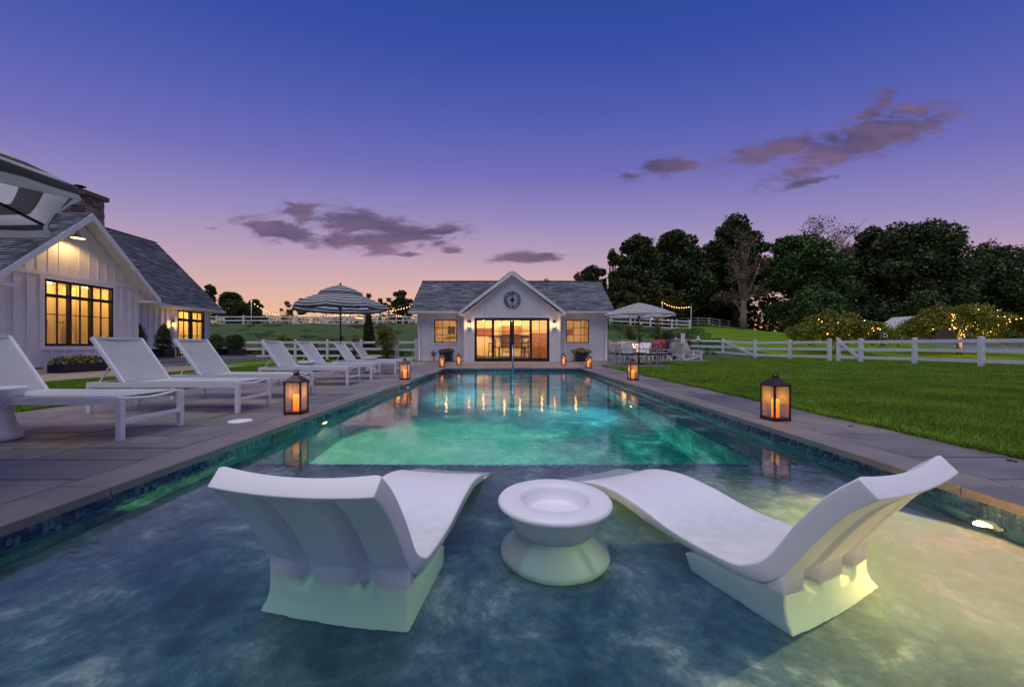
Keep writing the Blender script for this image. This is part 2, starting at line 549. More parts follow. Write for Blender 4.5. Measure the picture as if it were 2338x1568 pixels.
# ------------------------------------------------------------------ mesh helpers
class MB:
    def __init__(s):
        s.v = []
        s.f = []
        s.sm = []
        s.uv = None

    def add(s, vs, fs, smooth=False):
        o = len(s.v)
        s.v += [tuple(p) for p in vs]
        s.f += [tuple(i + o for i in f) for f in fs]
        s.sm += [smooth] * len(fs)
        return s

    def box(s, x0, x1, y0, y1, z0, z1):
        x0, x1 = min(x0, x1), max(x0, x1)
        y0, y1 = min(y0, y1), max(y0, y1)
        z0, z1 = min(z0, z1), max(z0, z1)
        return s.add([(x0, y0, z0), (x1, y0, z0), (x1, y1, z0), (x0, y1, z0), (x0, y0, z1), (x1, y0, z1), (x1, y1, z1), (x0, y1, z1)],
                     [(0, 3, 2, 1), (4, 5, 6, 7), (0, 1, 5, 4), (1, 2, 6, 5), (2, 3, 7, 6), (3, 0, 4, 7)])

    def bev(s, x0, x1, y0, y1, z0, z1, b=.008):
        """box with bevelled top edge"""
        vs = [(x0, y0, z0), (x1, y0, z0), (x1, y1, z0), (x0, y1, z0), (x0, y0, z1 - b), (x1, y0, z1 - b), (x1, y1, z1 - b), (x0, y1, z1 - b),
              (x0 + b, y0 + b, z1), (x1 - b, y0 + b, z1), (x1 - b, y1 - b, z1), (x0 + b, y1 - b, z1)]
        return s.add(vs, [(0, 3, 2, 1), (8, 9, 10, 11), (0, 1, 5, 4), (1, 2, 6, 5), (2, 3, 7, 6), (3, 0, 4, 7),
                          (4, 5, 9, 8), (5, 6, 10, 9), (6, 7, 11, 10), (7, 4, 8, 11)])

    def bar(s, a, b, w, h=None, up=(0, 0, 1)):
        h = h or w
        a, b = Vector(a), Vector(b)
        d = (b - a).normalized()
        up = Vector(up)
        if abs(d.dot(up)) > .98:
            up = Vector((1, 0, 0))
        x = d.cross(up).normalized() * (w / 2)
        y = x.cross(d).normalized() * (h / 2)
        vs = [p + sx * x + sy * y for p in (a, b) for sx, sy in ((-1, -1), (1, -1), (1, 1), (-1, 1))]
        return s.add(vs, [(0, 3, 2, 1), (4, 5, 6, 7), (0, 1, 5, 4), (1, 2, 6, 5), (2, 3, 7, 6), (3, 0, 4, 7)])

    def tube(s, pts, rad, n=8, caps=True):
        pts = [Vector(p) for p in pts]
        if isinstance(rad, (int, float)):
            rad = [rad] * len(pts)
        vs = []
        px = None
        for i, p in enumerate(pts):
            d = (pts[min(i + 1, len(pts) - 1)] - pts[max(i - 1, 0)]).normalized()
            if px is None:
                px = d.orthogonal().normalized()
            px = (px - d * px.dot(d)).normalized()
            py = d.cross(px)
            for k in range(n):
                t = 2 * pi * k / n
                vs.append(p + (px * cos(t) + py * sin(t)) * rad[i])
        fs = [(i * n + k, i * n + (k + 1) % n, (i + 1) * n + (k + 1) % n, (i + 1) * n + k) for i in range(len(pts) - 1) for k in range(n)]
        s.add(vs, fs, True)
        if caps:
            o = len(s.v) - len(vs)
            s.f += [tuple(o + k for k in reversed(range(n))), tuple(o + (len(pts) - 1) * n + k for k in range(n))]
            s.sm += [False, False]
        return s

    def lathe(s, prof, n=24, c=(0, 0, 0), smooth=True):
        vs = [(c[0] + r * cos(2 * pi * k / n), c[1] + r * sin(2 * pi * k / n), c[2] + z) for r, z in prof for k in range(n)]
        fs = [(i * n + k, i * n + (k + 1) % n, (i + 1) * n + (k + 1) % n, (i + 1) * n + k) for i in range(len(prof) - 1) for k in range(n)]
        return s.add(vs, fs, smooth)

    def prism(s, poly, ax, a, b):
        """poly of 2-D points extruded along axis ax from a to b"""
        def P(u, v, w):
            return {'x': (w, u, v), 'y': (u, w, v), 'z': (u, v, w)}[ax]
        n = len(poly)
        vs = [P(u, v, a) for u, v in poly] + [P(u, v, b) for u, v in poly]
        return s.add(vs, [tuple(range(n)), tuple(reversed(range(n, 2 * n)))] + [(i, i + n, (i + 1) % n + n, (i + 1) % n) for i in range(n)])

    def quad(s, a, b, c, d):
        return s.add([a, b, c, d], [(0, 1, 2, 3)])

    def build(s, name, mat, parent=None, world=True, fix=False):
        me = bpy.data.meshes.new(name)
        vs = s.v
        if parent is not None and world:
            q = wloc(parent)
            vs = [(x - q[0], y - q[1], z - q[2]) for x, y, z in vs]
        me.from_pydata(vs, [], s.f)
        me.polygons.foreach_set('use_smooth', s.sm)
        me.materials.append(MATS[mat])
        if s.uv:
            L = me.uv_layers.new(name='UVMap')
            for lp in me.loops:
                L.data[lp.index].uv = s.uv[lp.vertex_index]
        if fix:
            import bmesh
            b = bmesh.new()
            b.from_mesh(me)
            bmesh.ops.recalc_face_normals(b, faces=b.faces)
            b.to_mesh(me)
            b.free()
        o = bpy.data.objects.new(name, me)
        COL.objects.link(o)
        if parent is not None:
            o.parent = parent
        return o


def wloc(o):
    p = Vector((0, 0, 0))
    while o is not None:
        p += o.location
        o = o.parent
    return p


def tag(o, label=None, cat=None, group=None, kind=None):
    for k, v in (('label', label), ('category', cat), ('group', group), ('kind', kind)):
        if v:
            o[k] = v
    return o


def thing(name, label, cat, loc=(0, 0, 0), rz=0, group=None):
    o = bpy.data.objects.new(name, None)
    o.empty_display_size = .2
    COL.objects.link(o)
    o.location = loc
    o.rotation_euler = (0, 0, rz)
    return tag(o, label, cat, group)


def struct(o, label=None):
    return tag(o, label, None, None, 'structure')


def part(name, parent, mat, fn=None, world=True, **kw):
    m = MB()
    fn(m)
    return m.build(name, mat, parent, world, **kw)


def dup(root, loc, rz, label, group=None):
    r = root.copy()
    COL.objects.link(r)
    r.location = loc
    r.rotation_euler = (0, 0, rz)
    r['label'] = label
    if group:
        r['group'] = group

    def rec(a, b):
        for ch in list(a.children):
            c = ch.copy()
            COL.objects.link(c)
            c.parent = b
            rec(ch, c)
    rec(root, r)
    return r


def np_mesh(name, V, F, mat, parent=None, smooth=False):
    """fast mesh from numpy arrays (quads)"""
    me = bpy.data.meshes.new(name)
    V = np.asarray(V, dtype=np.float32)
    F = np.asarray(F, dtype=np.int32)
    k = F.shape[1]
    if parent is not None:
        V = V - np.array(wloc(parent), dtype=np.float32)
    me.vertices.add(len(V))
    me.vertices.foreach_set('co', V.ravel())
    me.loops.add(F.size)
    me.loops.foreach_set('vertex_index', F.ravel())
    me.polygons.add(len(F))
    me.polygons.foreach_set('loop_start', np.arange(0, F.size, k, dtype=np.int32))
    me.polygons.foreach_set('loop_total', np.full(len(F), k, dtype=np.int32))
    me.update(calc_edges=True)
    me.materials.append(MATS[mat])
    o = bpy.data.objects.new(name, me)
    COL.objects.link(o)
    if parent is not None:
        o.parent = parent
    return o


def leaves(C, size, rng, aspect=.55, droop=0.0, normal=None, nj=1.0):
    """diamond leaf faces round centres C (n,3); returns V, F"""
    n = len(C)
    d = rng.normal(size=(n, 3))
    if normal is not None:
        d = rng.normal(size=(n, 3)) * nj
    d[:, 2] -= droop * 2
    d /= np.linalg.norm(d, axis=1)[:, None] + 1e-9
    q = rng.normal(size=(n, 3))
    if normal is not None:
        q = np.cross(normal + q * .5, d)
    else:
        q = np.cross(q, d)
    q /= np.linalg.norm(q, axis=1)[:, None] + 1e-9
    s = size * rng.uniform(.6, 1.3, size=(n, 1))
    a, b = d * s / 2, q * s / 2 * aspect
    V = np.stack([C - a, C + b - a * .1, C + a, C - b - a * .1], 1).reshape(-1, 3)
    F = np.arange(4 * n).reshape(n, 4)
    return V, F


def blob_points(n, rng, blobs, shell=.55):
    """points inside a set of ellipsoid clumps (cx,cy,cz,rx,ry,rz)"""
    B = np.array(blobs, dtype=float)
    w = (B[:, 3] * B[:, 4] + B[:, 3] * B[:, 5]) ** .9
    idx = rng.choice(len(B), n, p=w / w.sum())
    d = rng.normal(size=(n, 3))
    d /= np.linalg.norm(d, axis=1)[:, None]
    r = (shell + (1 - shell) * rng.uniform(size=(n, 1)) ** .6) * rng.uniform(.82, 1.1, size=(n, 1))
    return B[idx, :3] + d * r * B[idx, 3:], d


# ------------------------------------------------------------------ terrain height
def sst(a, b, x):
    t = np.clip((x - a) / (b - a), 0, 1)
    return t * t * (3 - 2 * t)


def gz(x, y):
    x = np.asarray(x, dtype=float)
    y = np.asarray(y, dtype=float)
    rise = 3.05 * sst(26.2, 43.5, y) + 1.5 * sst(43, 72, y)
    fall = 1 - sst(30, 62, x + (y - 60) * -.15)
    side = 1 - .16 * sst(8, 26, x) * (1 - sst(50, 64, y))
    toe = 1 - sst(12, 20, x) * (1 - sst(34, 48, y)) * .35
    left = sst(-75, -45, x) * .15 + .85
    return rise * fall * side * toe * left - .02


def H(x, y):
    return float(gz(x, y))


WZ = -.13                      # water level
PX0, PX1, PY0, PY1 = -2.43, 2.76, -1.0, 14.88      # pool shell
CX0, CX1, CY1 = -2.40, 2.73, 14.85                 # coping inner edge

# ground sheet with a hole for the pool
xs = sorted(set([-900, -500, -300, -200, -140, -110] + list(np.arange(-90, -20, 3.0)) + list(np.arange(-20, 22, 1.0)) + list(np.arange(22, 92, 2.5)) + [110, 140, 200, 300, 500, 900] + [PX0, PX1]))
ys = sorted(set([-300, -150, -80, -40, -20, -10, -5] + list(np.arange(0, 26, 2.0)) + list(np.arange(26, 80, 1.5)) + [85, 95, 110, 140, 200, 300, 500, 900] + [PY0, PY1]))
xs = [float(a) for a in xs]
ys = [float(a) for a in ys]
GX, GY = np.meshgrid(xs, ys)
GV = np.stack([GX, GY, gz(GX, GY)], -1).reshape(-1, 3)
GF = []
for j in range(len(ys) - 1):
    for i in range(len(xs) - 1):
        cxm, cym = (xs[i] + xs[i + 1]) / 2, (ys[j] + ys[j + 1]) / 2
        if PX0 < cxm < PX1 and PY0 < cym < PY1:
            continue
        a = j * len(xs) + i
        GF.append((a, a + 1, a + len(xs) + 1, a + len(xs)))
g = np_mesh('lawn', GV, GF, 'lawn_mat')
for p in g.data.polygons:
    p.use_smooth = True
struct(g, 'flat green lawn rising to a hill behind the fences')
# planted slope over the hill foot
sx = np.arange(-70, 19.01, 1.5)
sy = np.arange(25.6, 43.01, .87)
SX, SY = np.meshgrid(sx, sy)
rng = np.random.default_rng(3)
SV = np.stack([SX, SY, gz(SX, SY) + .02 + .14 * sst(25.8, 27.5, SY) * (1 - sst(42, 43, SY)) + .10 * np.sin(SX * .55 + SY * .8) * sst(26, 29, SY) * (1 - sst(40, 43, SY)) + .05 * sst(26, 28, SY)], -1).reshape(-1, 3)
n_ = len(sx)
SF = [(j * n_ + i, j * n_ + i + 1, (j + 1) * n_ + i + 1, (j + 1) * n_ + i) for j in range(len(sy) - 1) for i in range(n_ - 1)]
o = np_mesh('hillside', SV, SF, 'slope_mat')
struct(o, 'dark planted slope between the two white fences')

# ------------------------------------------------------------------ pool
pool = bpy.data.objects.new('pool_floor', None)
COL.objects.link(pool)
struct(pool)
pool['label'] = 'long rectangular pool with shallow tanning ledge in mottled plaster'
LF, BF, DF = -.40, -.52, -1.75           # ledge, bench, deep floor
LY, BX = 3.5, 2.30                      # end of ledge, bench edge
mb = MB()
mb.quad((PX0, PY0, LF), (PX1, PY0, LF), (PX1, LY, LF), (PX0, LY, LF))
mb.quad((PX0, LY, DF), (PX0, LY, LF), (BX, LY, LF), (BX, LY, DF))
mb.quad((PX0, LY, DF), (BX, LY, DF), (BX, PY1, DF), (PX0, PY1, DF))
mb.quad((BX, LY, DF), (BX, LY, BF), (BX, PY1, BF), (BX, PY1, DF))
mb.quad((BX, LY, BF), (PX1, LY, BF), (PX1, PY1, BF), (BX, PY1, BF))
mb.quad((BX, LY, BF), (BX, LY, LF), (PX1, LY, LF), (PX1, LY, BF))
# walls
mb.quad((PX0, PY0, DF), (PX0, PY1, DF), (PX0, PY1, -.03), (PX0, PY0, -.03))
mb.quad((PX1, PY0, DF), (PX1, PY0, -.03), (PX1, PY1, -.03), (PX1, PY1, DF))
mb.quad((PX0, PY1, DF), (PX1, PY1, DF), (PX1, PY1, -.03), (PX0, PY1, -.03))
mb.quad((PX0, PY0, DF), (PX0, PY0, -.03), (PX1, PY0, -.03), (PX1, PY0, DF))
mb.build('pool_wall', 'pool_plaster', pool)
# mosaic waterline band: real little tiles
TR = random.Random(5)


def mosaic(name, along, fixed, a0, a1, z0, z1, nrm, p=.030, parent=pool, vert=True):
    m = MB()
    rows = max(1, int(round((z1 - z0) / p)))
    n = int((a1 - a0) / p)
    for r in range(rows):
        for k in range(n):
            g_ = .0018
            aa, ab = a0 + k * p + g_, a0 + (k + 1) * p - g_
            za, zb = z0 + r * p + g_, z0 + (r + 1) * p - g_
            th = TR.uniform(.003, .006)
            if vert:
                f0, f1 = fixed, fixed + nrm * th
                if along == 'y':
                    m.quad((f1, aa, za), (f1, ab, za), (f1, ab, zb), (f1, aa, zb))
                else:
                    m.quad((aa, f1, za), (ab, f1, za), (ab, f1, zb), (aa, f1, zb))
            else:       # flat strip on a horizontal edge: z is the fixed height, rows run across
                if along == 'y':
                    m.quad((za, aa, fixed + th), (zb, aa, fixed + th), (zb, ab, fixed + th), (za, ab, fixed + th))
                else:
                    m.quad((aa, za, fixed + th), (ab, za, fixed + th), (ab, zb, fixed + th), (aa, zb, fixed + th))
    o = m.build(name, 'mosaic', parent)
    o['kind'] = 'stuff'
    return o


mosaic('waterline_tile', 'y', PX0 + .003, .3, PY1, -.21, -.06, 1)
mosaic('waterline_tile', 'y', PX1 - .003, .3, PY1, -.21, -.06, -1)
mosaic('waterline_tile', 'x', PY1 - .003, PX0, PX1, -.21, -.06, -1)
mosaic('edge_tile', 'x', LF + .004, PX0, PX1, LY - .09, LY, 1, vert=False)
mosaic('edge_tile', 'y', BF + .004, LY + .02, PY1, BX, BX + .06, 1, vert=False)


def stone_fix(o):
    o['kind'] = None


# coping stones
def coping(x0, x1, y0, y1):
    m = MB()
    m.bev(x0, x1, y0, y1, -.055, 0, .006)
    o = m.build('coping_stone', 'coping_stone_mat', pool)
    return o


for xa, xb in ((CX0 - .32, CX0), (CX1, CX1 + .32)):
    y = PY0 - .3
    k = 0
    while y < CY1 - .05:
        L_ = [1.22, 1.5, .95, 1.35][k % 4]
        y2 = min(y + L_, CY1)
        if CY1 - y2 < .4:
            y2 = CY1
        coping(xa, xb, y + .004, y2 - .004)
        y = y2
        k += 1
x = CX0 - .32
while x < CX1 + .3:
    x2 = min(x + 1.1, CX1 + .32)
    coping(x + .004, x2 - .004, CY1, CY1 + .32)
    x = x2
coping(CX0 + .004, CX1 - .004, PY0 - .3, PY0)
# skimmer opening in the left wall
sk = part('skimmer', pool, 'dark_box', lambda m: (m.box(PX0 + .001, PX0 + .014, 4.02, 4.42, -.175, -.062)))
# water body (closed) reaching slightly behind the shell
wx0, wx1, wy0, wy1 = PX0 - .02, PX1 + .02, PY0 - .02, PY1 + .02
mb = MB()
mb.box(wx0, wx1, wy0, wy1, DF - .05, WZ)
water = mb.build('pool_water', 'water')
struct(water, 'still clear pool water')

# underwater lamps
def pool_lamp(x, y, z, nx, power, color, label, size=.16, blend=1.0, target=None, lens='pool_lens', cone=150):
    t = thing('pool_light', label, 'pool light', (x, y, z), 0, 'underwater lights in the pool walls')
    m = MB()
    m.tube([(0, 0, 0), (nx * .012, 0, 0), (nx * .02, 0, 0)], [.085, .085, .075], 24)
    m.build('housing', 'steel', t, False)
    m = MB()
    m.tube([(nx * .0205, 0, 0), (nx * .026, 0, 0)], [size * .42, size * .36], 24)
    m.build('lens', lens, t, False)
    l = bpy.data.lights.new('lamp', 'SPOT')
    l.energy = power
    l.color = color
    l.shadow_soft_size = .022
    l.spot_size = R(cone)
    l.spot_blend = blend
    lo = bpy.data.objects.new('lamp', l)
    COL.objects.link(lo)
    lo.parent = t
    lo.location = (nx * .05, 0, 0)
    d = Vector(target) - Vector((x, y, z)) if target else Vector((nx, 0, -.12))
    lo.rotation_euler = d.to_track_quat('-Z', 'Y').to_euler()
    return t


YW = (1, .74, .34)
pool_lamp(PX0, 5.15, -.30, 1, 3700, (1, .66, .27), 'nearest glowing lamp in the left pool wall beside the skimmer', target=(-1.35, 5.15, -1.5), cone=105)
pool_lamp(PX0, 9.4, -.30, 1, 1150, (.9, .95, .8), 'second glowing lamp along the left pool wall')
pool_lamp(PX0, 13.2, -.30, 1, 650, (.9, .95, .8), 'glowing lamp at the far end of the left pool wall')
pool_lamp(PX1, 2.26, -.285, -1, 2000, (1, .40, .11), 'bright warm lamp in the right wall beside the white ledge lounger', size=.10, target=(PX1 - 1, 1.9, -.38))
pool_lamp(PX1, .15, -.27, -1, 240, (1, .52, .20), 'lamp in the right wall of the ledge nearest the camera', size=.10, target=(PX1 - 1.6, 1.3, -.30))
pool_lamp(PX0, .15, -.27, 1, 30, (.8, 1, .85), 'lamp in the left wall of the ledge nearest the camera', size=.10, target=(PX0 + 1.6, 1.3, -.30))
pool_lamp(BX, 7.3, -1.05, -1, 240, (.30, 1, .88), 'added greenish fill lamp under the right bench midway along the pool')  # extra lamp, added to give the deep water its green glow

# ------------------------------------------------------------------ paving
patio = bpy.data.objects.new('patio_ground', None)
COL.objects.link(patio)
struct(patio)
patio['label'] = 'bluestone terrace around the pool laid in random rectangles'
PR = random.Random(11)
mb = MB()
for (a, b, c, d) in ((-6.3, CX0 - .32, -3, 20.95), (-8.4, -6.3, 18, 20.95), (CX1 + .32, 3.86, -3, 16.2), (CX0 - .32, CX1 + .32, CY1 + .32, 20.95), (CX1 + .32, 7.0, 16.2, 21.3), (5.6, 11.3, 21.3, 24.6)):
    mb.quad((a, c, -.016), (b, c, -.016), (b, d, -.016), (a, d, -.016))
mb.build('paving_bed', 'grout', patio)


def split(x0, x1, y0, y1, mx, my, out):
    w, h = x1 - x0, y1 - y0
    if w <= mx and h <= my and not (w * h > .72 * mx * my and PR.random() < .5):
        out.append((x0, x1, y0, y1))
        return
    if w / mx > h / my:
        t = x0 + w * PR.choice((.38, .5, .62, .45))
        split(x0, t, y0, y1, mx, my, out)
        split(t, x1, y0, y1, mx, my, out)
    else:
        t = y0 + h * PR.choice((.38, .5, .62, .45))
        split(x0, x1, y0, t, mx, my, out)
        split(x0, x1, t, y1, mx, my, out)


def pave(rect, mx, my, mat='bluestone', gap=.010, name='paving_stone', parent=patio):
    out = []
    split(*rect, mx, my, out)
    for (a, b, c, d) in out:
        m = MB()
        z = PR.uniform(-.0025, .0)
        t = PR.uniform(-.0012, .0012)
        m.bev(a + gap, b - gap, c + gap, d - gap, -.03, z, .004)
        m.v = [(x, y, zz + (t if zz > -.02 and x > (a + b) / 2 else 0)) for x, y, zz in m.v]
        m.build(name, mat, parent)


pave((-6.3, CX0 - .325, -.4, 7), 1.15, .75)
pave((-6.3, CX0 - .325, 7, 15.17), 1.5, 1.05)
pave((-6.3, CX0 - .325, 15.17, 18), 2.0, 1.4)
pave((-8.4, CX0 - .325, 18, 20.95), 2.2, 1.5)
pave((CX1 + .325, 3.86, -.4, 8), .82, 1.3)
pave((CX1 + .325, 3.86, 8, 16.2), .85, 1.7)
pave((CX0 - .32, CX1 + .32, CY1 + .325, 17.6), 1.6, 1.0, 'warm_paving')
pave((CX0 - .32, CX1 + .32, 17.6, 20.95), 2.0, 1.2, 'warm_paving')
pave((CX1 + .32, 7.0, 16.2, 21.3), 2.2, 1.5)
pave((5.6, 11.3, 21.3, 24.6), 2.6, 1.8)
# beige garden path along the left house
pathg = bpy.data.objects.new('path', None)
COL.objects.link(pathg)
struct(pathg)
pathg['label'] = 'beige stone path between the left house and the lawn'
mb = MB()
mb.quad((-14.6, 6, -.008), (-10.95, 6, -.008), (-10.95, 16.6, -.008), (-14.6, 16.6, -.008))
mb.build('path_bed', 'grout', pathg)
pave((-14.6, -10.95, 6, 16.6), 1.9, 1.5, 'tan_stone', parent=pathg)
# small round deck drain lids and the white skimmer lid
for i, (x, y, lb) in enumerate(((3.62, 4.15, 'small dark round drain lid in right paving just past the near lantern'), (3.72, 2.9, 'small dark drain lid in right paving closest to the lawn corner'), (-4.05, 2.62, 'small dark drain lid in left paving below the nearest chaise'))):
    m = MB()
    m.lathe([(.0, .004), (.024, .004), (.028, .001), (.028, -.004)], 16, (x, y, .0))
    tag(m.build('drain_lid', 'dark_metal'), lb, 'drain lid', 'small lids in the paving')
m = MB()
m.lathe([(0, .009), (.105, .009), (.118, .006), (.12, 0)], 32, (-3.02, 4.42, .0))
tag(m.build('skimmer_lid', 'white_trim'), 'white round skimmer lid in the paving beside the near left lantern', 'skimmer lid')


# ------------------------------------------------------------------ house building kit
class WallF:
    """wall frame: u along the wall, n out of the wall, z up; mapped to the world"""

    def __init__(s, kind, pos):
        s.k, s.p = kind, pos

    def box(s, m, u0, u1, n0, n1, z0, z1):
        if s.k == '-y':
            m.box(u0, u1, s.p - n1, s.p - n0, z0, z1)
        elif s.k == '+x':
            m.box(s.p + n0, s.p + n1, u0, u1, z0, z1)
        return m

    def P(s, u, n, z):
        return (u, s.p - n, z) if s.k == '-y' else (s.p + n, u, z)


def wall_open(wf, m, u0, u1, z0, z1, ops, th=.16):
    """wall u0..u1 x z0..z1 with rectangular openings [(a,b,c,d)] not overlapping in u"""
    u = u0
    for (a, b, c, d) in sorted(ops):
        wf.box(m, u, a, -th, 0, z0, z1)
        if c > z0:
            wf.box(m, a, b, -th, 0, z0, c)
        if d < z1:
            wf.box(m, a, b, -th, 0, d, z1)
        u = b
    wf.box(m, u, u1, -th, 0, z0, z1)


def battens(wf, parent, u0, u1, z0, ztop, step, ops=(), w=.045):
    """one part per batten strip; ztop(u) gives the upper end"""
    n = int(round((u1 - u0) / step))
    for i in range(1, n):
        u = u0 + (u1 - u0) * i / n
        segs = [(z0, ztop(u))]
        for (a, b, c, d) in ops:
            if a - .09 < u < b + .09:
                ns = []
                for s0, s1 in segs:
                    if s0 < c - .1:
                        ns.append((s0, min(s1, c - .1)))
                    if s1 > d + .1:
                        ns.append((max(s0, d + .1), s1))
                segs = ns
        for s0, s1 in segs:
            if s1 - s0 > .08:
                m = MB()
                wf.box(m, u - w / 2, u + w / 2, .002, .042, s0, s1)
                m.build('batten', 'white_paint', parent)


def window(wf, parent, u0, u1, z0, z1, cols, rows=(), mull=(), name='window', fw=.05, trans=None, glass='window_glass', border=True):
    """black framed window: frame mesh, with panes and muntins as its children
    cols: list of (c0,c1) sash extents; rows: list of glazing heights"""
    m = MB()
    for a, b in ((u0, u0 + fw), (u1 - fw, u1)):
        wf.box(m, a, b, -.10, .03, z0, z1)
    for c, d in ((z0, z0 + fw), (z1 - fw, z1)):
        wf.box(m, u0 + fw, u1 - fw, -.10, .0285, c, d)
    for a, b, c, d in mull:
        wf.box(m, a, b, -.095, .027, c, d)
    win = m.build(name, 'black_frame', parent)
    for (a, b, c, d, nx, nz) in cols:
        for i in range(1, nx):
            u = a + (b - a) * i / nx
            q = MB()
            wf.box(q, u - .012, u + .012, -.055, -.01, c, d)
            q.build('muntin', 'black_frame', win)
        zs = [c] + list(nz) + [d]
        for z in nz:
            q = MB()
            wf.box(q, a, b, -.053, -.012, z - .012, z + .012)
            q.build('muntin', 'black_frame', win)
        for i in range(nx):
            for j in range(len(zs) - 1):
                ua, ub = a + (b - a) * i / nx, a + (b - a) * (i + 1) / nx
                q = MB()
                q.quad(wf.P(ua + .002, -.032, zs[j] + .002), wf.P(ub - .002, -.032, zs[j] + .002), wf.P(ub - .002, -.032, zs[j + 1] - .002), wf.P(ua + .002, -.032, zs[j + 1] - .002))
                q.build('pane', glass, win)
    return win


def trim(wf, parent, u0, u1, z0, z1, w=.09, name='trim', sides='lrtb'):
    m = MB()
    if 'l' in sides:
        wf.box(m, u0 - w, u0, .002, .03, z0 - (w if 'b' in sides else 0), z1 + w)
    if 'r' in sides:
        wf.box(m, u1, u1 + w, .002, .03, z0 - (w if 'b' in sides else 0), z1 + w)
    if 't' in sides:
        wf.box(m, u0, u1, .002, .03, z1, z1 + w)
    if 'b' in sides:
        wf.box(m, u0, u1, .002, .034, z0 - w, z0)
    return m.build('window_trim', 'white_trim', parent)


def shingles(parent, o, ud, vd, w, l, tab=.28, exp=.14, seed=0, name='shingles'):
    """courses of tabs over a roof plane: o lower corner, ud along the eave, vd up the slope"""
    rr = np.random.default_rng(seed)
    o, ud, vd = Vector(o), Vector(ud).normalized(), Vector(vd).normalized()
    nn = ud.cross(vd).normalized()
    if nn.z < 0:
        nn = -nn
    V, F = [], []
    rows = int(l / exp)
    for j in range(rows):
        u = -rr.uniform(0, tab)
        v0 = j * exp
        while u < w:
            u2 = u + tab * rr.uniform(.6, 1.3)
            a, b = max(u, 0) + .004, min(u2, w) - .004
            if b - a > .02:
                t = rr.uniform(.022, .042)
                vs = v0 + rr.uniform(-.006, .006)
                k = len(V)
                for (uu, vv, hh) in ((a, vs, .002), (b, vs, .002), (a, vs, t), (b, vs, t), (a, vs + exp * 1.15, .004), (b, vs + exp * 1.15, .004)):
                    V.append(tuple(o + ud * uu + vd * vv + nn * hh))
                F.append((k, k + 1, k + 3, k + 2))
                F.append((k + 2, k + 3, k + 5, k + 4))
            u = u2
    ob = np_mesh(name, V, F, 'shingle_mat', parent)
    ob['kind'] = 'stuff'
    return ob


def roof_slab(m, o, ud, vd, w, l, th=.10):
    o, ud, vd = Vector(o), Vector(ud).normalized(), Vector(vd).normalized()
    nn = ud.cross(vd).normalized()
    if nn.z < 0:
        nn = -nn
    c = [o, o + ud * w, o + ud * w + vd * l, o + vd * l]
    vs = [p - nn * th for p in c] + c
    m.add(vs, [(0, 3, 2, 1), (4, 5, 6, 7), (0, 1, 5, 4), (1, 2, 6, 5), (2, 3, 7, 6), (3, 0, 4, 7)])


def area(parent, loc, sx, sy, e, color, rot=(0, 0, 0)):
    l = bpy.data.lights.new('ceiling_lamp', 'AREA')
    l.shape = 'RECTANGLE'
    l.size, l.size_y = sx, sy
    l.energy = e
    l.color = color
    o = bpy.data.objects.new('ceiling_lamp', l)
    COL.objects.link(o)
    o.parent = parent
    o.location = Vector(loc) - wloc(parent)
    o.rotation_euler = rot
    return o


def point(parent, loc, e, color, r=.03, name='bulb_light'):
    l = bpy.data.lights.new(name, 'POINT')
    l.energy = e
    l.color = color
    l.shadow_soft_size = r
    o = bpy.data.objects.new(name, l)
    COL.objects.link(o)
    o.location = Vector(loc) - (wloc(parent) if parent else Vector((0, 0, 0)))
    if parent:
        o.parent = parent
    return o


WARMC = (1, .60, .24)


def ceiling_bulb(parent, loc, e, c):
    m = MB()
    m.lathe([(0, -.055), (.04, -.038), (.055, 0), (.04, .038), (.02, .06), (.02, .09), (0, .09)], 12, loc)
    m.build('ceiling_light', 'bulb_big', parent)
    o = point(parent, (loc[0], loc[1], loc[2] - .09), e, c, .03, 'ceiling_lamp')
    o.visible_glossy = False      # the glowing bulb itself is what mirrors
    return o


# ------------------------------------------------------------------ pool house
ph = thing('pool_house', 'white pool house at the far end of the pool with grey roof and central gable', 'pool house', (.2, 21, 0))
BY, WY = 20.98, 21.5            # bay front, wing front
wb, ww = WallF('-y', BY), WallF('-y', WY)
DOOR = (-1.82, 2.19, 0.0, 2.33)
bx0, bx1 = -2.38, 2.78
m = MB()
wall_open(wb, m, bx0, bx1, 0, 2.55, [DOOR])
m.prism([(bx0, 2.55), (bx1, 2.55), (.2, 4.62)], 'y', BY, BY + .16)
for x_ in (bx0, bx1 - .16):
    m.box(x_, x_ + .16, BY + .16, WY, 0, 2.55)
m.build('bay_wall', 'white_paint', ph)
LWO, RWO = (-4.07, -2.80, 1.0, 2.27), (3.14, 4.41, .98, 2.27)
m = MB()
wall_open(ww, m, -4.97, bx0, 0, 2.62, [LWO])
wall_open(ww, m, bx1, 5.41, 0, 2.62, [RWO])
m.box(-4.97, -4.81, WY + .16, 27.0, 0, 2.62)
m.box(5.25, 5.41, WY + .16, 27.0, 0, 2.62)
m.box(-4.97, 5.41, 27.0, 27.16, 0, 2.62)
m.prism([(WY + .02, 2.62), (27.14, 2.62), (24.32, 4.52)], 'x', -4.96, -4.82)
m.prism([(WY + .02, 2.62), (27.14, 2.62), (24.32, 4.52)], 'x', 5.26, 5.40)
m.build('wing_wall', 'white_paint', ph)
slope_b = (4.62 - 2.55) / (2.58)
battens(wb, ph, bx0, bx1, .16, lambda u: 2.55 + max(0, (2.58 - abs(u - .2)) * slope_b) - .10, .26, [DOOR])
battens(ww, ph, -4.97, bx0, .16, lambda u: 2.55, .24, [LWO])
battens(ww, ph, bx1, 5.41, .16, lambda u: 2.55, .24, [RWO])
part('skirting_trim', ph, 'white_trim', lambda m: wb.box(m, bx0, DOOR[0] - .1, .002, .028, 0, .16))
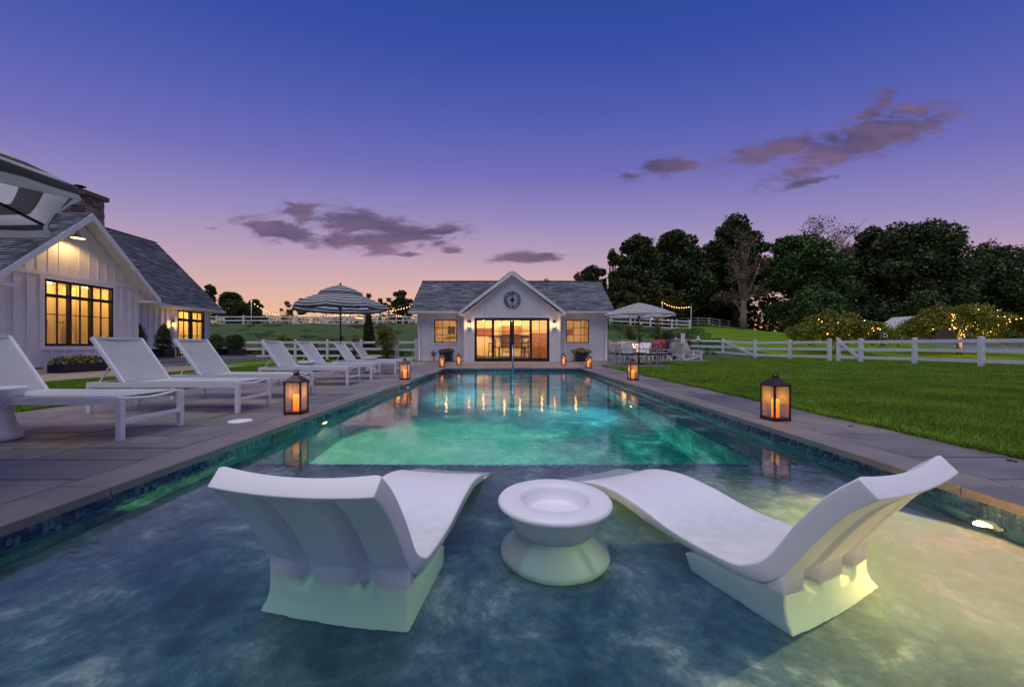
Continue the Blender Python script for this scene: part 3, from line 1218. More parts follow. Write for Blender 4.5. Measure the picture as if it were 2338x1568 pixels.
part('skirting_trim', ph, 'white_trim', lambda m: wb.box(m, DOOR[1] + .1, bx1, .002, .028, 0, .16))
part('skirting_trim', ph, 'white_trim', lambda m: ww.box(m, -4.97, bx0, .002, .028, 0, .16))
part('skirting_trim', ph, 'white_trim', lambda m: ww.box(m, bx1, 5.41, .002, .028, 0, .16))
for u in (-4.97, 5.33):
    part('corner_trim', ph, 'white_trim', lambda m: ww.box(m, u, u + .08, .003, .03, .16, 2.62))
trim(wb, ph, *DOOR, .09, sides='lrt')
trim(ww, ph, *LWO)
trim(ww, ph, *RWO)
for wo in (LWO, RWO):
    a, b, c, d = wo
    window(ww, ph, a, b, c, d, [(a + .05, b - .05, c + .05, d - .05, 3, [c + .05 + (d - c - .1) / 3, c + .05 + 2 * (d - c - .1) / 3])])
# folding doors: four glazed leaves
s_ = 4.01 / 790
gl = [(-1.82 + (a - 765) * s_, -1.82 + (b - 765) * s_) for a, b in ((790, 947), (973, 1137), (1183, 1345), (1370, 1528))]
for i, (a, b) in enumerate(gl):
    ea = DOOR[0] if i == 0 else (gl[i - 1][1] + a) / 2 + .002
    eb = DOOR[1] if i == 3 else (b + gl[i + 1][0]) / 2 - .002
    m = MB()
    wb.box(m, ea, a, -.10, .012, 0, 2.33)
    wb.box(m, b, eb, -.10, .012, 0, 2.33)
    wb.box(m, a, b, -.10, .011, 0, .17)
    wb.box(m, a, b, -.10, .011, 2.19, 2.33)
    dr = m.build('door', 'black_frame', ph)
    mid = (a + b) / 2
    for q in ((mid - .011, mid + .011, .17, 2.19), (a, b, 1.60, 1.622)):
        part('muntin', dr, 'black_frame', lambda m: wb.box(m, q[0], q[1], -.055 - (.001 if q[2] > 1 else 0), -.012, q[2], q[3]))
    for pa, pb in ((a, mid), (mid, b)):
        for pc, pd in ((.17, 1.61), (1.61, 2.19)):
            part('pane', dr, 'window_glass', lambda m: m.quad(wb.P(pa + .002, -.032, pc + .002), wb.P(pb - .002, -.032, pc + .002), wb.P(pb - .002, -.032, pd - .002), wb.P(pa + .002, -.032, pd - .002)))
# main roof
ez, rz_, ey, ry = 2.70, 4.81, 21.1, 24.35
sl = math.hypot(ry - ey, rz_ - ez)
m = MB()
roof_slab(m, (-5.35, ey, ez), (1, 0, 0), (0, ry - ey, rz_ - ez), 11.07, sl)
roof_slab(m, (5.72, 2 * ry - ey, ez), (-1, 0, 0), (0, ey - ry, rz_ - ez), 11.07, sl)
m.build('roof', 'white_trim', ph)
gable_x = lambda z: 2.83 * (4.79 - z) / (4.79 - 2.65)
shingles(ph, (-5.35, ey - .02, ez - .012), (1, 0, 0), (0, ry - ey, rz_ - ez), 11.07, sl + .03, .5, .13, 1)
shingles(ph, (-5.35, 2 * ry - ey + .02, ez - .012), (1, 0, 0), (0, ey - ry, rz_ - ez), 11.07, sl + .03, .5, .26, 2)
part('ridge_cap', ph, 'shingle_mat', lambda m: [m.box(-5.35 + i * .3, -5.35 + i * .3 + .285, ry - .1, ry + .1, rz_ + .015, rz_ + .045) for i in range(37)])
# gable roof, projecting to y 20.7
gy0, gy1 = 20.70, 24.2
gzt, gze, gh = 4.80, 2.64, 2.84
gl_ = math.hypot(gh, gzt - gze)
m = MB()
roof_slab(m, (.2 - gh, gy0, gze), (0, 1, 0), (gh, 0, gzt - gze), gy1 - gy0, gl_, .09)
roof_slab(m, (.2 + gh, gy0, gze), (0, 1, 0), (-gh, 0, gzt - gze), gy1 - gy0, gl_, .09)
m.build('gable_roof', 'white_trim', ph)
shingles(ph, (.2 - gh - .015, gy0 - .02, gze - .010), (0, 1, 0), (gh, 0, gzt - gze), gy1 - gy0, gl_ + .02, .5, .13, 3)
shingles(ph, (.2 + gh + .015, gy0 - .02, gze - .010), (0, 1, 0), (-gh, 0, gzt - gze), gy1 - gy0, gl_ + .02, .5, .13, 4)
for sgn in (-1, 1):
    m = MB()
    nx_ = (gzt - gze) / gl_ * .17
    m.prism([(.2, gzt - .015), (.2 + sgn * gh, gze - .015), (.2 + sgn * gh, gze - .20), (.2, gzt - .235)], 'y', gy0 - .035, gy0 - .003)
    m.build('fascia', 'white_trim', ph, fix=True)
    part('eave_return', ph, 'white_trim', lambda m: m.box(.2 + sgn * (gh - .26), .2 + sgn * gh, gy0 - .001, BY + .3, gze - .19, gze - .11))
for a, b in ((-5.38, .2 - gh), (.2 + gh, 5.75)):
    m = MB()
    m.prism([(ey - .13, ez - .02), (ey - .13, ez - .09), (ey - .06, ez - .14), (ey - .005, ez - .14), (ey - .005, ez - .02)], 'x', a, b)
    m.build('gutter', 'white_trim', ph, fix=True)
    part('soffit', ph, 'white_trim', lambda m: m.box(a + .03, b - .03, ey, WY + .001, ez - .14, ez - .12))
for u, sg in ((-4.86, -1), (5.30, 1)):
    m = MB()
    m.tube([(u, ey - .04, ez - .14), (u, ey + .02, ez - .22), (u, WY - .07, ez - .38), (u, WY - .07, .05), (u, WY - .16, .02)], .04, 8)
    m.build('downspout', 'white_trim', ph)
# interior
m = MB()
m.quad((-4.8, 26.9, .0), (5.2, 26.9, .0), (5.2, 26.9, 2.6), (-4.8, 26.9, 2.6))
m.quad((-4.8, 21.7, 2.6), (5.2, 21.7, 2.6), (5.2, 26.9, 2.6), (-4.8, 26.9, 2.6))
m.quad((-4.78, 21.7, 0), (-4.78, 26.9, 0), (-4.78, 26.9, 2.6), (-4.78, 21.7, 2.6))
m.quad((5.22, 21.7, 0), (5.22, 26.9, 0), (5.22, 26.9, 2.6), (5.22, 21.7, 2.6))
for k in range(14):      # shiplap boards of the back wall
    m.box(-4.78, 5.2, 26.872, 26.897, .02 + k * .185, .02 + k * .185 + .17)
m.box(-2.62, -2.5, 23.4, 26.9, 0, 2.6)
m.box(2.85, 2.97, 23.4, 26.9, 0, 2.6)
m.build('interior_wall', 'interior_wall', ph)
part('interior_floor', ph, 'interior_floor', lambda m: m.quad((-4.8, 21.1, .012), (5.2, 21.1, .012), (5.2, 26.9, .012), (-4.8, 26.9, .012)))
for x_, y_, e_ in ((-.24, 23.5, 105), (.68, 23.5, 105), (-1.6, 25.2, 90), (2.1, 24.6, 90), (.2, 25.8, 60), (-3.75, 23.6, 105), (4.05, 23.6, 105)):
    ceiling_bulb(ph, (x_, y_, 2.46), e_ * 1.5, WARMC)


def box_thing(name, label, cat, mat, boxes, loc, group=None, parts=None):
    t = thing(name, label, cat, loc, 0, group)
    for nm, mt, bs in parts:
        mm = MB()
        for b_ in bs:
            mm.box(*b_)
        mm.build(nm, mt, t, False)
    return t


box_thing('range_hood', 'brown wooden hood and shelf on the back wall seen through the middle doors', 'range hood', None, None, (.2, 26.6, 1.2), parts=[
    ('hood', 'brown_wood', [(-.62, .62, -.35, .24, .38, .98)]), ('shelf', 'dark_wood', [(-1.55, 1.55, -.2, .24, .30, .345)]), ('lower_panel', 'dark_wood', [(-.75, .75, -.12, .24, -.25, .28)])])
t = thing('dining_table', 'dark wooden dining table set for a meal inside the pool house', 'dining table', (.2, 23.6, .012))
for nm, bs in (('table_top', [(-1.15, 1.15, -.45, .45, .70, .76)]), ('leg', [(-.8, -.7, -.3, .3, 0, .70)]), ('leg', [(.7, .8, -.3, .3, 0, .70)]), ('stretcher', [(-.7, .7, -.04, .04, .1, .16)])):
    mm = MB()
    for b_ in bs:
        mm.box(*b_)
    mm.build(nm, 'dark_wood', t, False)
for i, x in enumerate((-1.0, -.62, -.3, .3, .62, 1.0)):
    t = thing('flower_vase', ['dark orchid at the left end of the table inside', 'second dark orchid from the left on the inside table', 'dark orchid left of the centre door post', 'dark orchid right of the centre door post', 'second dark orchid from the right on the inside table', 'dark orchid at the right end of the table inside'][i], 'flower vase', (.2 + x, 23.6, .772), 0, 'orchids on the dining table')
    mm = MB()
    mm.lathe([(.03, 0), (.045, .05), (.02, .12), (.025, .13)], 10)
    mm.build('vase', 'dark_wood', t, False)
    rg = np.random.default_rng(i)
    C_ = np.stack([rg.normal(0, .05, 26), rg.normal(0, .05, 26), .34 + rg.normal(0, .05, 26)], 1)
    V_, F_ = leaves(C_ + np.array(t.location), .09, rg, .8)
    np_mesh('flower', V_, F_, 'art_brown', t)
    mm = MB()
    mm.tube([(0, 0, .1), (.01, 0, .34)], .006, 5)
    mm.build('stem', 'dark_wood', t, False)
for i, (x, y, rz) in enumerate(((-1.25, 24.9, 0), (-.35, 22.95, pi), (.75, 22.95, pi))):
    t = thing('dining_chair', ['dark slat-back chair by the left door leaf indoors', 'dark chair pushed under the table left of the centre post', 'dark chair pushed under the table right of the centre post'][i], 'chair', (.2 + x, y, .012), rz, 'dark chairs inside the pool house')
    for nm, bs in (('seat', [(-.24, .24, -.22, .22, .43, .47)]), ('leg', [(-.24, -.2, -.22, -.18, 0, .43)]), ('leg', [(.2, .24, -.22, -.18, 0, .43)]), ('leg', [(-.24, -.2, .18, .22, 0, .43)]), ('leg', [(.2, .24, .18, .22, 0, .43)]),
                   ('backrest', [(-.24, -.2, .18, .22, .47, 1.0), (.2, .24, .18, .22, .47, 1.0), (-.24, .24, .18, .22, .96, 1.02)] + [(-.17 + k * .1, -.14 + k * .1, .19, .21, .47, .96) for k in range(4)])):
        mm = MB()
        for b_ in bs:
            mm.box(*b_)
        mm.build(nm, 'dark_wood', t, False)
box_thing('tall_cabinet', 'tall dark cabinet standing behind the rightmost glass door', 'cabinet', None, None, (2.12, 25.6, .012), parts=[
    ('cabinet_body', 'dark_wood', [(-.62, .62, -.3, .3, 0, 1.65)]), ('cabinet_door', 'brown_wood', [(-.6, -.01, -.325, -.303, .04, 1.6)]), ('cabinet_door', 'brown_wood', [(.01, .6, -.325, -.303, .04, 1.6)])])
for i, (x, y, z, w_, h_, mt, lb) in enumerate(((-1.65, 26.83, 1.75, 1.1, .55, 'art_brown', 'dark framed picture on the back wall behind the leftmost door'), (3.95, 26.83, 1.78, .9, .42, 'art_brown', 'reddish brown picture behind the right window'),
                                               (3.05 + .35, 26.83, 1.75, .36, .4, 'curtain', 'small pale picture at the left of the right window'), (-3.9, 26.83, 1.9, .5, .5, 'dark_wood', 'dark round-hooked picture behind the left window'), (-3.0, 26.83, 1.9, .5, .42, 'dark_wood', 'dark square picture at the right of the left window'))):
    t = thing('wall_picture', lb, 'picture', (x, y, z), 0, 'pictures inside the pool house')
    mm = MB()
    mm.box(-w_ / 2, w_ / 2, 0, .03, -h_ / 2, h_ / 2)
    mm.build('picture_frame', 'dark_wood', t, False)
    mm = MB()
    mm.box(-w_ / 2 + .04, w_ / 2 - .04, -.004, .001, -h_ / 2 + .04, h_ / 2 - .04)
    mm.build('canvas', mt, t, False)
box_thing('wall_shelf', 'dark double shelf of kitchen things behind the left window', 'shelf', None, None, (-3.5, 26.6, 1.0), parts=[
    ('shelf_board', 'brown_wood', [(-.8, .8, -.1, .24, .42, .45)]), ('shelf_board', 'brown_wood', [(-.8, .8, -.1, .24, 0, .03)])])

# roman wall clock
ck = thing('wall_clock', 'large round open-work wall clock with roman numerals on the pool house gable', 'clock', (.2, BY - .06, 3.29))


def ring(m, r0, r1, y0, y1, n=48):
    vs, fs = [], []
    for k in range(n):
        a = 2 * pi * k / n
        for r_, y_ in ((r0, y0), (r1, y0), (r1, y1), (r0, y1)):
            vs.append((r_ * cos(a), y_, r_ * sin(a)))
    for k in range(n):
        b_ = (k + 1) % n
        for j in range(4):
            fs.append((4 * k + j, 4 * k + (j + 1) % 4, 4 * b_ + (j + 1) % 4, 4 * b_ + j))
    m.add(vs, fs)


for nm, a, b in (('outer_ring', .405, .44), ('inner_ring', .275, .295)):
    m = MB()
    ring(m, a, b, -.012, .012)
    m.build(nm, 'dark_box', ck, False, fix=True)
for i, s in enumerate('XII I II III IV V VI VII VIII IX X XI'.split()):
    a = i * pi / 6
    fc = bpy.data.curves.new('numeral', 'FONT')
    fc.body = s
    fc.size = .125
    fc.extrude = .006
    fc.offset = .003
    fc.align_x = 'CENTER'
    fc.align_y = 'CENTER'
    fc.materials.append(MATS['dark_box'])
    fo = bpy.data.objects.new('numeral', fc)
    COL.objects.link(fo)
    fo.parent = ck
    fo.location = (.35 * sin(a), 0, .35 * cos(a))
    eu = (Matrix.Rotation(a, 3, 'Y') @ Matrix.Rotation(pi / 2, 3, 'X')).to_euler()
    bpy.context.view_layer.update()
    me = bpy.data.meshes.new_from_object(fo)
    bpy.data.objects.remove(fo)
    fo = bpy.data.objects.new('numeral', me)
    COL.objects.link(fo)
    fo.parent = ck
    fo.location = (.35 * sin(a), 0, .35 * cos(a))
    fo.rotation_euler = eu
m = MB()
for k in range(8):
    a = k * pi / 4 + .0
    r_ = .27 if k % 2 == 0 else .15
    d_ = Vector((sin(a), 0, cos(a)))
    p_ = Vector((cos(a), 0, -sin(a)))
    m.add([d_ * r_, p_ * .035 + d_ * .05 + Vector((0, .012, 0)), p_ * -.035 + d_ * .05 + Vector((0, .012, 0)), d_ * .05 + Vector((0, -.02, 0)), Vector((0, -.02, 0)), Vector((0, .012, 0))],
          [(0, 1, 3), (0, 3, 2), (1, 5, 4, 3), (2, 3, 4, 5), (0, 2, 1)])
m.build('star', 'dark_box', ck, False)
m = MB()
m.bar((0, -.025, 0), (-.10, -.025, -.12), .018, .006)
m.build('hour_hand', 'black_frame', ck, False)
m = MB()
m.bar((0, -.03, 0), (-.02, -.03, .25), .014, .006)
m.build('minute_hand', 'black_frame', ck, False)


def sconce(name, loc, out, label):
    """carriage lantern on a wall; out = unit vector away from wall"""
    t = thing(name, label, 'wall lamp', loc, 0, 'carriage lamps on the white walls')
    rot = math.atan2(out[1], out[0]) + pi / 2
    t.rotation_euler = (0, 0, rot)     # local -y points out
    def B(nm, mt, bs):
        mm = MB()
        for b_ in bs:
            mm.box(*b_)
        return mm.build(nm, mt, t, False)
    B('wall_plate', 'dark_metal', [(-.05, .05, -.015, 0, -.06, .20)])
    B('bracket', 'dark_metal', [(-.012, .012, -.10, -.015, .15, .17), (-.012, .012, -.11, -.09, .10, .17)])
    mm = MB()
    mm.lathe([(.005, .13), (.03, .11), (.045, .07), (.075, .045), (.075, .035)], 12, (0, -.10, 0))
    mm.build('lamp_cap', 'dark_metal', t, False)
    B('cage', 'dark_metal', [(x_, x_ + .01, y_, y_ + .01, -.16, .04) for x_ in (-.075, .065) for y_ in (-.175, -.035)] + [(-.075, .075, -.175, -.025, -.17, -.16)])
    mm = MB()
    mm.lathe([(.045, -.158), (.052, -.08), (.045, .03)], 12, (0, -.10, 0))
    mm.build('lamp_shade', 'lamp_glow', t, False)
    lo = point(t, (0, 0, 0), 15, (1, .50, .17), .05)
    lo.location = (0, -.19, -.05)
    lo.visible_glossy = False
    return t


sconce('wall_lantern', (-2.10, BY - .022, 2.0), (0, -1, 0), 'lit wall lantern left of the pool house doors')
sconce('wall_lantern', (2.46, BY - .022, 2.0), (0, -1, 0), 'lit wall lantern right of the pool house doors')

# ------------------------------------------------------------------ left house
lh = thing('guest_house', 'white board and batten house on the left with tall window and stone chimney', 'house', (-16, 13.3, 0))
WX = -14.55
wg = WallF('+x', WX)
GY = 13.28
gy_a, gy_b = 11.20, 15.40
WIN = (12.29, 14.42, .83, 2.95)
m = MB()
wall_open(wg, m, gy_a, gy_b, 0, 2.95 + .12, [WIN])
m.prism([(gy_a, 3.07), (gy_b, 3.07), (GY + .0, 5.12)], 'x', WX - .16, WX)
m.box(-17.4, WX - .16, gy_a, gy_a + .16, 0, 3.0)
m.box(-17.4, WX - .16, gy_b - .16, gy_b, 0, 3.0)
m.build('gable_wall', 'white_paint', lh)
battens(wg, lh, gy_a, gy_b, .22, lambda u: 3.02, .32, [WIN])
n_ = 14
for i in range(1, n_):
    u = gy_a + (gy_b - gy_a) * i / n_
    top = 3.15 + (2.08 - abs(u - GY)) * .985 - .14
    if top > 3.3:
        part('batten', lh, 'white_paint', lambda m: wg.box(m, u - .022, u + .022, .002, .022, 3.175, top))
part('belt_trim', lh, 'white_trim', lambda m: wg.box(m, gy_a, gy_b, .003, .035, 3.05, 3.17))
part('skirting_trim', lh, 'white_trim', lambda m: wg.box(m, gy_a, gy_b, .003, .035, 0, .22))
m = MB()
for a, b in ((gy_a - .001, gy_a + .12), (gy_b - .12, gy_b + .001)):
    part('corner_trim', lh, 'white_trim', lambda m: wg.box(m, a, b, .004, .037, .22, 3.05))
trim(wg, lh, *WIN, .12)
a0, a1, c0, c1 = WIN
third = (a1 - a0 - .10) / 3
cols, mulls = [], []
for i in range(3):
    ca = a0 + .05 + i * third + (.035 if i else .03)
    cb = a0 + .05 + (i + 1) * third - (.035 if i < 2 else .03)
    cols.append((ca, cb, c1 - .46, c1 - .08, 2, []))
    cols.append((ca, cb, c0 + .08, c1 - .56, 2, [c0 + .08 + .94]))
    if i:
        mulls.append((a0 + .05 + i * third - .035, a0 + .05 + i * third + .035, c0 + .051, c1 - .051))
mulls.append((a0 + .051, a1 - .051, c1 - .56, c1 - .46))
mulls.append((a0 + .051, a1 - .051, c0 + .05, c0 + .08))
mulls.append((a0 + .051, a1 - .051, c1 - .08, c1 - .05))
mulls = [(a, b, c, d) for a, b, c, d in mulls]
# keep crossing bars out of one plane
m = MB()
win = window(wg, lh, a0, a1, c0, c1, cols, [], (), fw=.05)
for k, (a, b, c, d) in enumerate(mulls):
    q = MB()
    wg.box(q, a, b, -.095 - .002 * (k % 3), .026 - .003 * (k > 1), c, d)
    q.build('mullion', 'black_frame', win)
# main body behind
ME = -17.0
wm = WallF('+x', -17.4)
DW = (20.6, 22.42, .32, 2.73)
m = MB()
wall_open(wm, m, 4, 22.86, 0, 2.86, [DW])
m.box(-24.6, -17.56, 22.70, 22.86, 0, 2.86)
m.box(-24.6, -17.56, 4.0, 4.16, 0, 2.86)
m.box(-24.6, -24.44, 4.16, 22.70, 0, 2.86)
m.prism([(-17.45, 2.86), (-24.55, 2.86), (-21, 6.6)], 'y', 22.70, 22.85)
m.build('main_wall', 'white_paint', lh)
battens(wm, lh, 15.4, 22.86, .32, lambda u: 2.84, .33, [DW])
battens(wm, lh, 7, 11.2, .32, lambda u: 2.84, .4, [])
trim(wm, lh, *DW, .09, sides='lrt')
b0, b1, d0, d1 = DW
half = (b1 - b0) / 2
cols = []
for i in range(2):
    ca, cb = b0 + i * half + .09, b0 + (i + 1) * half - .09
    cols.append((ca, cb, d1 - .44, d1 - .08, 2, []))
    cols.append((ca, cb, d0 + .10, d1 - .58, 2, [d0 + .10 + .95]))
fd = window(wm, lh, b0, b1, d0, d1, cols, [], (), name='french_door', fw=.06)
for k, (a, b, c, d) in enumerate(((b0 + .06, b1 - .06, d1 - .58, d1 - .44), (b0 + half - .09, b0 + half + .09, d0 + .061, d1 - .061), (b0 + .061, b0 + .09, d0 + .061, d1 - .061), (b1 - .09, b1 - .061, d0 + .061, d1 - .061), (b0 + .061, b1 - .061, d0 + .061, d0 + .10), (b0 + .061, b1 - .061, d1 - .08, d1 - .061))):
    q = MB()
    wm.box(q, a, b, -.09 - .002 * k, .024 - .002 * k, c, d)
    q.build('mullion', 'black_frame', fd)
# roofs
ml = math.hypot(4, 4.05)
m = MB()
roof_slab(m, (ME, 3.6, 2.9), (0, 1, 0), (-4, 0, 4.05), 19.8, ml, .1)
roof_slab(m, (-25, 3.6, 2.9), (0, 1, 0), (4, 0, 4.05), 19.8, ml, .1)
m.build('roof', 'white_trim', lh)
shingles(lh, (ME + .02, 14.5, 2.89), (0, 1, 0), (-4, 0, 4.05), 8.92, ml + .02, .5, .13, 5)
shingles(lh, (ME + .02, 3.58, 2.89), (0, 1, 0), (-4, 0, 4.05), 10.9, ml + .02, .5, .26, 6)
shingles(lh, (-25.02, 3.58, 2.89), (0, 1, 0), (4, 0, 4.05), 19.85, ml + .02, .8, .35, 7)
part('ridge_cap', lh, 'shingle_mat', lambda m: [m.box(-21.12, -20.88, 3.58 + i * .33, 3.58 + i * .33 + .315, 6.95, 6.985) for i in range(60)])
m = MB()
m.prism([(ME + .13, 2.88), (ME + .13, 2.81), (ME + .07, 2.76), (ME + .005, 2.76), (ME + .005, 2.88)], 'y', 15.9, 23.42)
m.build('gutter', 'white_trim', lh, fix=True)
part('soffit', lh, 'white_trim', lambda m: m.box(-17.4, ME, 15.9, 23.38, 2.745, 2.765))
# gable wing roof (ridge along x)
GF_, gz1, gz0, hs = -14.08, 5.33, 2.74, 2.59
gl2 = math.hypot(hs, gz1 - gz0)
m = MB()
roof_slab(m, (GF_, GY - hs, gz0), (-1, 0, 0), (0, hs, gz1 - gz0), 5.9, gl2, .1)
roof_slab(m, (GF_, GY + hs, gz0), (-1, 0, 0), (0, -hs, gz1 - gz0), 5.9, gl2, .1)
m.build('gable_roof', 'white_trim', lh)
shingles(lh, (GF_ + .02, GY - hs - .015, gz0 - .01), (-1, 0, 0), (0, hs, gz1 - gz0), 5.9, gl2 + .02, .28, .13, 8)
shingles(lh, (GF_ + .02, GY + hs + .015, gz0 - .01), (-1, 0, 0), (0, -hs, gz1 - gz0), 5.9, gl2 + .02, .28, .13, 9)
for sgn in (-1, 1):
    m = MB()
    m.prism([(GY, gz1 - .02), (GY + sgn * hs, gz0 - .02), (GY + sgn * hs, gz0 - .22), (GY, gz1 - .25)], 'x', GF_ + .003, GF_ + .035)
    m.build('fascia', 'white_trim', lh, fix=True)
    # soffit boards under the overhang
    for k in range(12):
        t0, t1 = k / 12, (k + .93) / 12
        ya, yb = GY + sgn * hs * (1 - t0), GY + sgn * hs * (1 - t1)
        za, zb = gz0 - .155 + (gz1 - gz0) * t0, gz0 - .155 + (gz1 - gz0) * t1
        mm = MB()
        mm.add([(GF_ - .002, ya, za), (WX + .001, ya, za), (WX + .001, yb, zb), (GF_ - .002, yb, zb), (GF_ - .002, ya, za - .012), (WX + .001, ya, za - .012), (WX + .001, yb, zb - .012), (GF_ - .002, yb, zb - .012)],
               [(0, 1, 2, 3), (4, 7, 6, 5), (0, 4, 5, 1), (1, 5, 6, 2), (2, 6, 7, 3), (3, 7, 4, 0)])
        mm.build('soffit_board', 'white_trim', lh)
    yy = GY + sgn * hs
    part('eave_return', lh, 'white_trim', lambda m: m.box(WX + .04, GF_ + .001, yy - sgn * .5, yy - sgn * .003, gz0 - .22, gz0 - .12))
    part('eave_box', lh, 'white_trim', lambda m: m.box(WX - .1, WX + .039, yy - sgn * .5, yy - sgn * .004, gz0 - .225, gz0 + .2))
m = MB()
m.tube([(-14.3, 10.6, 2.62), (-14.42, 10.98, 2.42), (-14.47, 11.12, 2.2), (-14.47, 11.13, .1)], .05, 8)
m.build('downspout', 'white_trim', lh)
# recessed wall left of the gable
# interior rooms
m = MB()
m.quad((-16.1, 11.4, 0), (-16.1, 15.2, 0), (-16.1, 15.2, 3.0), (-16.1, 11.4, 3.0))
m.quad((-16.1, 11.4, 3.0), (-16.1, 15.2, 3.0), (-14.75, 15.2, 3.0), (-14.75, 11.4, 3.0))
m.quad((-16.1, 11.4, .5), (-14.75, 11.4, .5), (-14.75, 15.2, .5), (-16.1, 15.2, .5))
m.quad((-16.1, 11.4, 0), (-14.75, 11.4, 0), (-14.75, 11.4, 3.0), (-16.1, 11.4, 3.0))
m.quad((-16.1, 15.2, 0), (-14.75, 15.2, 0), (-14.75, 15.2, 3.0), (-16.1, 15.2, 3.0))
for k in range(12):
    m.box(-16.09, -16.04, 11.5 + k * .31, 11.56 + k * .31, .5, 3.0)
m.quad((-19.5, 18, 0), (-19.5, 22.7, 0), (-19.5, 22.7, 2.8), (-19.5, 18, 2.8))
m.quad((-19.5, 18, 2.8), (-19.5, 22.7, 2.8), (-17.57, 22.7, 2.8), (-17.57, 18, 2.8))
m.quad((-19.5, 18, .31), (-17.57, 18, .31), (-17.57, 22.7, .31), (-19.5, 22.7, .31))
m.quad((-19.5, 22.69, 0), (-17.57, 22.69, 0), (-17.57, 22.69, 2.8), (-19.5, 22.69, 2.8))
m.box(-18.7, -18.62, 20.3, 21.3, .31, 2.2)
m.build('interior_wall', 'interior_wall', lh)
for y_ in (12.2, 13.3, 14.5):
    ceiling_bulb(lh, (-15.55, y_, 2.99), 28, (1, .58, .18))
for y_ in (20.3, 21.8):
    ceiling_bulb(lh, (-18.6, y_, 2.6), 60, (1, .58, .18))
for i, (y, z) in enumerate(((12.75, 1.75), (13.2, 1.7), (13.55, 1.72), (14.05, 1.7))):
    t = thing('coat_hook', 'small dark %s coat hook on the board wall inside the tall window' % ('first', 'second', 'third', 'fourth')[i], 'coat hook', (-16.055, y, z), 0, 'hooks inside the left house')
    mm = MB()
    mm.tube([(0, -.09, .03), (.03, -.09, -.03), (.03, .09, -.03), (0, .09, .03)], .012, 6)
    mm.build('hook_rod', 'dark_metal', t, False)
for i, y in enumerate((12.45, 13.35, 14.3)):
    t = thing('hanging_towel', ('pale towel hanging in the left sash of the tall window', 'pale towel hanging behind the middle sash', 'pale towel hanging behind the right sash')[i], 'towel', (-16.0, y, 1.55), 0, 'towels inside the left house')
    vs, fs = [], []
    for j in range(9):
        for k in (0, 1, 2, 3):
            vs.append((.03 + .02 * sin(j * 1.6), -.13 + j * .033, .25 - k * .35 + .01 * sin(j)))
    for j in range(8):
        for k in range(3):
            fs.append((j * 4 + k, j * 4 + k + 1, (j + 1) * 4 + k + 1, (j + 1) * 4 + k))
    mm = MB().add(vs, fs, True)
    mm.build('towel_cloth', 'curtain', t, False)
# chimney
chx0, chx1, chy0, chy1 = -20.25, -19.0, 17.62, 18.45
chim = part('chimney', lh, 'stone_mat', lambda m: m.box(chx0 + .05, chx1 - .05, chy0 + .05, chy1 - .05, 4.3, 7.6))
cr_ = random.Random(4)
z = 5.2
while z < 7.58:
    hgt = cr_.choice((.10, .14, .17, .2))
    hgt = min(hgt, 7.6 - z)
    for side in (0, 1):
        a, e = (chx0, chx1) if side == 0 else (chy0, chy1)
        while a < e - .02:
            w_ = min(cr_.uniform(.18, .5), e - a)
            if e - a - w_ < .12:
                w_ = e - a
            pr = cr_.uniform(0, .035)
            m = MB()
            if side == 0:
                m.box(a + .006, a + w_ - .006, chy0 - pr, chy0 + .06, z + .006, z + hgt - .006)
            else:
                m.box(chx1 - .06, chx1 + pr, a + .006, a + w_ - .006, z + .006, z + hgt - .006)
            m.build('stone', 'stone_mat', chim)
            a += w_
    z += hgt
part('chimney_cap', chim, 'brown_wood', lambda m: m.box(chx0 - .12, chx1 + .12, chy0 - .12, chy1 + .12, 7.6, 7.8))
m = MB()
m.lathe([(.13, 0), (.13, .12), (.19, .13), (.19, .2), (.10, .22), (.10, .3), (.2, .32), (.2, .36), (0, .4)], 12, (-19.65, 18.0, 7.8))
m.build('flue_pot', 'dark_metal', chim)
# barn lamp under the gable peak
t = thing('barn_lamp', 'gooseneck barn lamp glowing under the peak of the left house gable', 'barn lamp', (WX, GY - .5, 4.52), 0)
m = MB()
m.tube([(0.003, 0, 0), (.03, 0, 0)], .075, 14)
m.build('mounting_plate', 'dark_metal', t, False)
m = MB()
m.tube([(.03, 0, 0), (.12, .01, .0), (.2, .02, .10), (.3, .03, .17), (.42, .04, .15), (.48, .045, .06), (.48, .045, -.02)], .014, 7)
m.build('gooseneck', 'dark_metal', t, False)
m = MB()
m.lathe([(.02, .0), (.06, -.02), (.07, -.09), (.19, -.16), (.205, -.18)], 20, (.48, .045, 0))
m.build('lamp_shade', 'bronze_metal', t, False)
m = MB()
m.lathe([(0, -.165), (.17, -.168)], 16, (.48, .045, 0))
m.build('lens', 'lamp_glow', t, False)
l = bpy.data.lights.new('lamp', 'SPOT')
l.energy = 42
l.color = (1, .55, .18)
l.spot_size = R(150)
l.spot_blend = .5
l.shadow_soft_size = .05
lo = bpy.data.objects.new('lamp', l)
COL.objects.link(lo)
lo.parent = t
lo.location = (.44, .045, -.2)
lo.rotation_euler = (0, R(8), 0)
sconce('wall_lantern', (-17.378, 20.28, 2.0), (1, 0, 0), 'lit wall lantern beside the french door of the left house')

